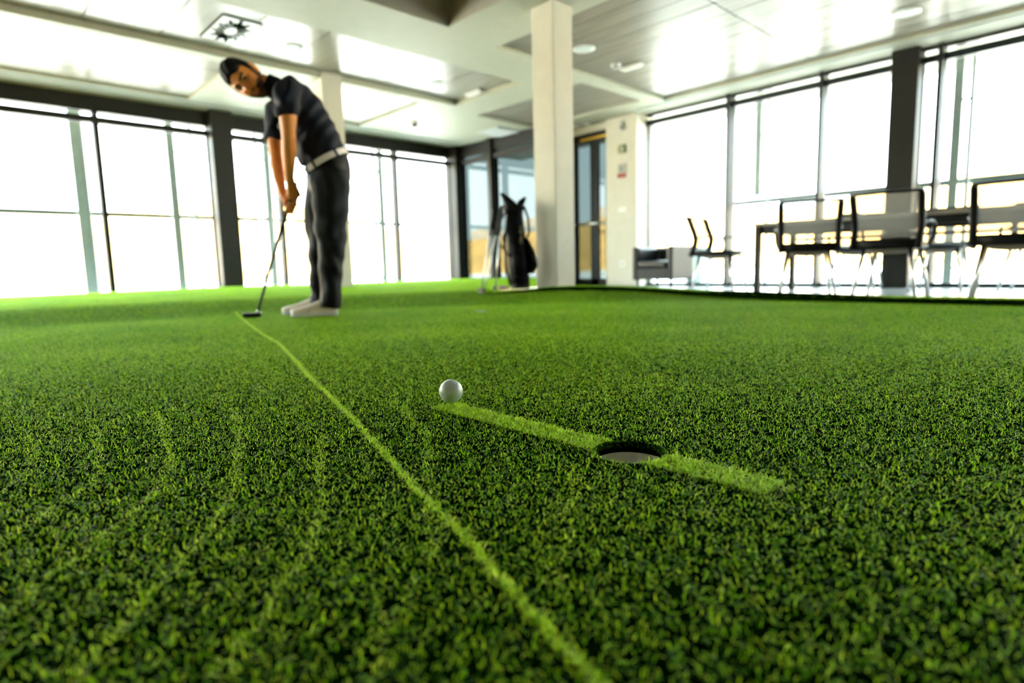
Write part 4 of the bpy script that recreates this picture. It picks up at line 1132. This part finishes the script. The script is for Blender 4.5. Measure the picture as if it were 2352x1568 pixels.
# hair, beard, brows, eyes, lips
X, Y, Z = HP.T
def smask(v, a, b): return np.clip((v - a) / (b - a), 0, 1)
hairline = 0.060 + 0.010 * np.cos(X / 0.05 * 3.2) - np.clip((0.035 - Y) / 0.03, 0, 1) * 0.075
hm = np.where(Y > 0.03, smask(Z - hairline, -0.004, 0.006), np.where(Y > -0.02, smask(Z - hairline, -0.004, 0.006), smask(Z, -0.055, -0.045)))
hm = np.maximum(hm, np.where((np.abs(X) > 0.055) & (Y > -0.01) & (Y < 0.03), smask(Z, -0.012, -0.004), 0))
hair = head_layer((0.0065 + 0.012 * smask(Z, 0.03, 0.11) + 0.0028 * np.sin(X * 210 + 60 * Y) * smask(Z, 0.03, 0.07)) * hm - 0.006 * (1 - hm))
link(remeshed(hair, 0.004, 2), 'hair', M['hair'], man, smooth=True)
bd = smask(-Z, 0.040, 0.052) * (Y > -0.045) * np.where(np.abs(X) < 0.036, smask(-Z, 0.043, 0.047), 1)
bd = bd * np.where((np.abs(X) < 0.021) & (np.abs(Z + 0.067) < 0.011) & (Y > 0), 0, 1)
bd = bd * np.where((np.abs(X) < 0.062) & (Y > 0.02), np.where((Z > -0.055) & (np.abs(X) > 0.024), smask(np.abs(X), 0.040, 0.050), 1), 1)
bd = np.maximum(bd, np.where((np.abs(X) > 0.056) & (Y > -0.015) & (Y < 0.035) & (Z < 0.0), 1, 0))
link(head_layer(0.0045 * bd - 0.005 * (1 - bd)).mesh('beard'), 'beard', M['beard'], man, smooth=True)
for s_ in (1, -1):
    pts_ = []
    for k in range(7):
        t = k / 6; pts_.append((s_ * (0.012 + 0.040 * t), 0, 0.020 + 0.007 * math.sin(t * 2.4)))
    # sit each brow and eye on the face
    def onface(px, pz, dy):
        i = np.argmin((HP[:, 0] - px) ** 2 + (HP[:, 2] - pz) ** 2 + np.where(HP[:, 1] < 0, 1, 0))
        return (px, HP[i, 1] + dy, pz)
    MB().tube(h2w([onface(p[0], p[2], 0.001) for p in pts_]), [0.004, 0.0062, 0.007, 0.007, 0.0062, 0.005, 0.003], 8).build('eyebrow', M['hair'], man, smooth=True)
    ec = onface(s_ * 0.032, 0.003, -0.0075)
    ey = MB().ball((0, 0, 0), 0.0125, 16, 11); ey.v = [tuple(HC + (hl_ * (ec[0] + a) + hf * (ec[1] + b) + hu * (ec[2] + c)) * HS) for a, b, c in ey.v]
    eo = ey.build('eye', mat('eye white', (0.45, 0.40, 0.34), 0.3, var=0.02), man, smooth=True)
    ir = MB().ball((0, 0.0098, 0), (0.0062, 0.004, 0.0062), 12, 7); ir.v = [tuple(HC + (hl_ * (ec[0] + a) + hf * (ec[1] + b) + hu * (ec[2] + c)) * HS) for a, b, c in ir.v]
    ir.build('iris', M['hair'], eo, smooth=True)
    lid = MB().tube(h2w([onface(s_ * (0.019 + 0.026 * k / 5), 0.008 + 0.004 * math.sin(math.pi * k / 5), 0.0015) for k in range(6)]), 0.0028, 6)
    lid.build('eyelash', M['hair'], man, smooth=True)
lp = MB().tube(h2w([(x, 0, 0) for x in (-1,)]) if False else [HC + (hl_ * x + hf * (float(HP[np.argmin((HP[:,0]-x)**2 + (HP[:,2]+0.067)**2 + np.where(HP[:,1]<0,1,0)), 1]) + 0.001) + hu * (-0.067 + abs(x) * 0.08)) * HS for x in (-0.021, -0.012, 0, 0.012, 0.021)], [0.002, 0.0055, 0.006, 0.0055, 0.002], 8)
lp.build('lips', mat('lips', (0.42, 0.14, 0.09), 0.5, var=0.05), man, smooth=True)

# shirt
sh = MB()
ST = [(-0.088, 0, 0.915, 0.128, 0.172, 22)] + [(f, l, u, a + 0.014, b + 0.013, g_) for f, l, u, a, b, g_ in TORSO[2:]]
ST[1] = (-0.088, 0, 0.95, 0.136, 0.176, 24); ST[2] = (-0.066, 0, 1.03, 0.134, 0.178, 27)
sh.loft([sec(*t) for t in ST], 32)
sh.loft(limb([(f, l, u, r + 0.014) for f, l, u, r in ARML[:3]] + [(0.110, 0.206, 1.16, 0.066, 0.060)]), 22)
sh.loft(limb([(f, l, u, r + 0.014) for f, l, u, r in ARMR[:3]] + [(0.224, -0.202, 1.105, 0.066, 0.060)]), 22)
# drape of the shirt hanging from the chest
sh.loft([sec(0.060, -0.02, 1.275, 0.13, 0.15, 40), sec(0.085, -0.03, 1.20, 0.11, 0.15, 24), sec(0.055, -0.02, 1.10, 0.095, 0.145, 12), sec(0.0, 0, 1.0, 0.10, 0.15, 8), sec(-0.035, 0, 0.945, 0.10, 0.15, 16)], 26)
sm_ = remeshed(sh, 0.007, 6)
V = np.zeros(len(sm_.vertices) * 3, np.float32); sm_.vertices.foreach_get('co', V); V = V.reshape(-1, 3)
N_ = np.zeros(len(sm_.vertices) * 3, np.float32); sm_.vertices.foreach_get('normal', N_); N_ = N_.reshape(-1, 3)
fl_ = V @ np.array(F_); ll_ = V @ np.array(L_); uu_ = V[:, 2]
wr = 0.0045 * np.sin(46 * (uu_ * 0.8 - fl_ * 0.9 + 0.35 * ll_) + 2.0 * np.sin(9 * ll_ + 14 * uu_)) + 0.003 * np.sin(80 * (fl_ + 0.4 * uu_) + 3 * np.sin(11 * uu_))
V = V + N_ * wr[:, None]; sm_.vertices.foreach_set('co', V.ravel()); sm_.update()
link(sm_, 'polo_shirt', M['shirt'], man, smooth=True)
cr = []
for k in range(28):
    a = 2 * math.pi * k / 28
    cr.append(a)
c0 = W(0.150, 0, 1.352); c1 = W(0.222, 0, 1.385); ax_ = (c1 - c0).normalized()
cA = (F_ - ax_ * F_.dot(ax_)).normalized(); cB = L_
ring = lambda c, r1, r2, k: c + cA * (r1 * math.cos(cr[k])) + cB * (r2 * math.sin(cr[k]))
MB().rings([[ring(c0 - ax_ * .012, .078, .084, k) for k in range(28)], [ring(c0 + ax_ * .02, .069, .074, k) for k in range(28)], [ring(c1 + ax_ * .012, .066, .068, k) for k in range(28)], [ring(c1 + ax_ * .012, .060, .062, k) for k in range(28)], [ring(c0 - ax_ * .012, .062, .068, k) for k in range(28)]], cap=False).build('collar', M['shirt'], man, smooth=True)
bp_ = W(0.155, 0.158, 1.225)
MB().ball((0, 0, 0), (0.012, 0.012, 0.020), 10, 6).build('chest_badge', M['white_plastic'], man, smooth=True).location = bp_

# trousers
tr_ = MB()
tr_.loft([sec(-0.095, 0, 0.775, 0.115, 0.165, 4), sec(-0.100, 0, 0.83, 0.132, 0.182, 8), sec(-0.102, 0, 0.89, 0.134, 0.182, 18), sec(-0.092, 0, 0.945, 0.130, 0.175, 25)], 30)
TL = [(-0.100, 0.085, 0.86, 0.118), (-0.102, 0.10, 0.76, 0.116, 0.105), (-0.096, 0.115, 0.64, 0.104, 0.090), (-0.087, 0.12, 0.53, 0.094, 0.080), (-0.085, 0.122, 0.40, 0.082, 0.074), (-0.075, 0.127, 0.28, 0.072, 0.068), (-0.062, 0.130, 0.15, 0.064, 0.062), (-0.054, 0.130, 0.070, 0.064, 0.062), (-0.052, 0.130, 0.050, 0.066, 0.062)]
TR = [(-0.075, -0.080, 0.86, 0.118), (-0.050, -0.095, 0.76, 0.112, 0.105), (-0.022, -0.105, 0.64, 0.098, 0.090), (-0.010, -0.11, 0.53, 0.088, 0.080), (-0.012, -0.112, 0.40, 0.078, 0.074), (-0.004, -0.117, 0.28, 0.070, 0.068), (0.006, -0.120, 0.15, 0.064, 0.062), (0.014, -0.120, 0.080, 0.064, 0.062), (0.016, -0.120, 0.055, 0.066, 0.062)]
tr_.loft(limb(TL), 24); tr_.loft(limb(TR), 24)
tm = remeshed(tr_, 0.007, 5)
V = np.zeros(len(tm.vertices) * 3, np.float32); tm.vertices.foreach_get('co', V); V = V.reshape(-1, 3)
N_ = np.zeros(len(tm.vertices) * 3, np.float32); tm.vertices.foreach_get('normal', N_); N_ = N_.reshape(-1, 3)
fl_ = V @ np.array(F_); ll_ = V @ np.array(L_); uu_ = V[:, 2]
wr = 0.005 * np.sin(30 * uu_ + 22 * fl_ + 2.2 * np.sin(13 * ll_ + 7 * uu_)) * (0.5 + np.exp(-((uu_ - 0.5) / 0.12) ** 2) + 1.2 * np.exp(-((uu_ - 0.13) / 0.09) ** 2)) + 0.003 * np.sin(60 * (fl_ - 0.3 * uu_) + 3 * np.sin(10 * uu_))
V = V + N_ * wr[:, None]; tm.vertices.foreach_set('co', V.ravel()); tm.update()
link(tm, 'trousers', M['trouser'], man, smooth=True)
# belt
bc = W(-0.090, 0, 0.945); bt = math.radians(28)
bA = F_ * math.cos(bt) - U_ * math.sin(bt); bB = L_; bN = (U_ * math.cos(bt) + F_ * math.sin(bt))
def bring_(o_, h_): return [bc + bN * h_ + bA * ((0.140 + o_) * math.cos(2*math.pi*k/40)) + bB * ((0.184 + o_) * math.sin(2*math.pi*k/40)) for k in range(40)]
bl = MB().rings([bring_(0.0, -0.018), bring_(0.006, -0.018), bring_(0.006, 0.018), bring_(0.0, 0.018)], cap=False, closed=True).build('belt', M['belt'], man, smooth=False, bevel=0.002)
bk_ = bc + bA * 0.145 * math.cos(0.35) + bB * 0.19 * math.sin(0.35)
bx_ = MB()
d1 = (bB * math.cos(0.35) * 1.2 - bA * math.sin(0.35)).normalized(); d2 = bN; d3 = d1.cross(d2)
A = [bk_ + d1 * a + d2 * b - d3 * 0.004 for a, b in ((-.024, -.021), (.024, -.021), (.024, .021), (-.024, .021))]
bx_.rings([A, [p + d3 * 0.014 for p in A]]).build('buckle', M['steel'], bl, bevel=0.003)
for an in (0.95, 2.0, 2.9):
    q = bc + bA * 0.147 * math.cos(an) + bB * 0.191 * math.sin(an); tg = (bB * math.cos(an) * 1.3 - bA * math.sin(an)).normalized(); nn_ = tg.cross(bN)
    A = [q + tg * a + bN * b - nn_ * .003 for a, b in ((-.007, -.025), (.007, -.025), (.007, .025), (-.007, .025))]
    MB().rings([A, [p + nn_ * .007 for p in A]]).build('belt_loop', M['trouser'], bl)
# shoes
def shoe(f0, l0, yaw, name):
    e1 = (F_ * math.cos(yaw) + L_ * math.sin(yaw)); e2 = U_.cross(e1)
    o = lambda a, b, c: W(f0, l0, 0) + e1 * a + e2 * b + U_ * c
    prof = [(-0.095, 0.028, 0.040, 0.055), (-0.088, 0.034, 0.046, 0.075), (-0.05, 0.037, 0.052, 0.085), (0.0, 0.037, 0.048, 0.078), (0.05, 0.040, 0.040, 0.058), (0.10, 0.045, 0.033, 0.040), (0.14, 0.043, 0.029, 0.032), (0.170, 0.032, 0.025, 0.024), (0.182, 0.016, 0.022, 0.016)]
    up = MB().loft([(o(a, 0, 0.012 + h), e2 * wd, U_ * h) for a, wd, h, hh in [(p[0], p[1], p[3] / 2 + 0.006, 0) for p in prof]], 20)
    u_ = up.build('shoe', M['shoe'], man, smooth=True)
    so = [(o(a, 0, 0), wd * 1.08 + 0.002) for a, wd in [(p[0], p[1]) for p in prof]]
    lo = [c - e2 * wd for c, wd in so] + [c + e2 * wd for c, wd in reversed(so)]
    MB().rings([[p + U_ * 0.001 for p in lo], [p + U_ * 0.022 for p in lo]]).build('sole', M['sole'], u_, bevel=0.003)
    for k in range(4):
        a = 0.03 + k * 0.022; h = 0.078 - 0.0095 * k
        MB().tube([o(a, -0.022, h - 0.014), o(a + .004, 0, h), o(a, 0.022, h - 0.014)], 0.003, 6).build('lace', M['sole'], u_, smooth=True)
    st_ = MB().tube([o(0.088, 0.046, 0.02), o(0.070, 0.041, 0.045), o(0.060, 0.03, 0.062)], 0.003, 6).build('seam', M['grey_plastic'], u_)
shoe(-0.005, 0.13, 0.02, 'left'); shoe(0.065, -0.12, -0.02, 'right')

# putter in his hands
pt = empty('putter', PO); pt.location = PO + GA
tag(pt, 'putter with black grip and dark blade held in the golfer\'s hands', 'putter')
rel = lambda p: p - GA
MB().tube([rel(GA), rel(GA - GD * 0.12), rel(GA - GD * 0.265)], [0.0125, 0.0140, 0.016], 14).build('grip', M['grip'], pt, smooth=True)
hb = W(0.376, 0, 0.040)
MB().tube([rel(GA), rel(GA + GD * 0.3), rel(hb)], [0.0108, 0.0098, 0.0085], 12).build('shaft', M['dark_steel'], pt, smooth=True)
MB().tube([rel(hb - GD * .06), rel(hb), rel(W(0.38, 0, 0.022))], 0.0078, 10).build('hosel', M['chrome'], pt, smooth=True)
ph = MB()
A = [W(0.358, l, u) for l, u in ((-0.022, 0.006), (0.016, 0.004), (0.018, 0.030), (-0.018, 0.030))]
B = [W(0.415, l, u) for l, u in ((-0.028, 0.004), (0.016, 0.003), (0.018, 0.030), (-0.024, 0.028))]
C_ = [W(0.462, l, u) for l, u in ((-0.020, 0.006), (0.016, 0.004), (0.018, 0.030), (-0.016, 0.030))]
hd_ = MB().rings([[rel(p) for p in r_] for r_ in (A, B, C_)]).build('head', M['club_head'], pt, bevel=0.004)
MB().rings([[rel(p) for p in C_], [rel(p + F_ * 0.004) for p in C_]]).build('toe_cap', M['chrome'], pt, bevel=0.0015)
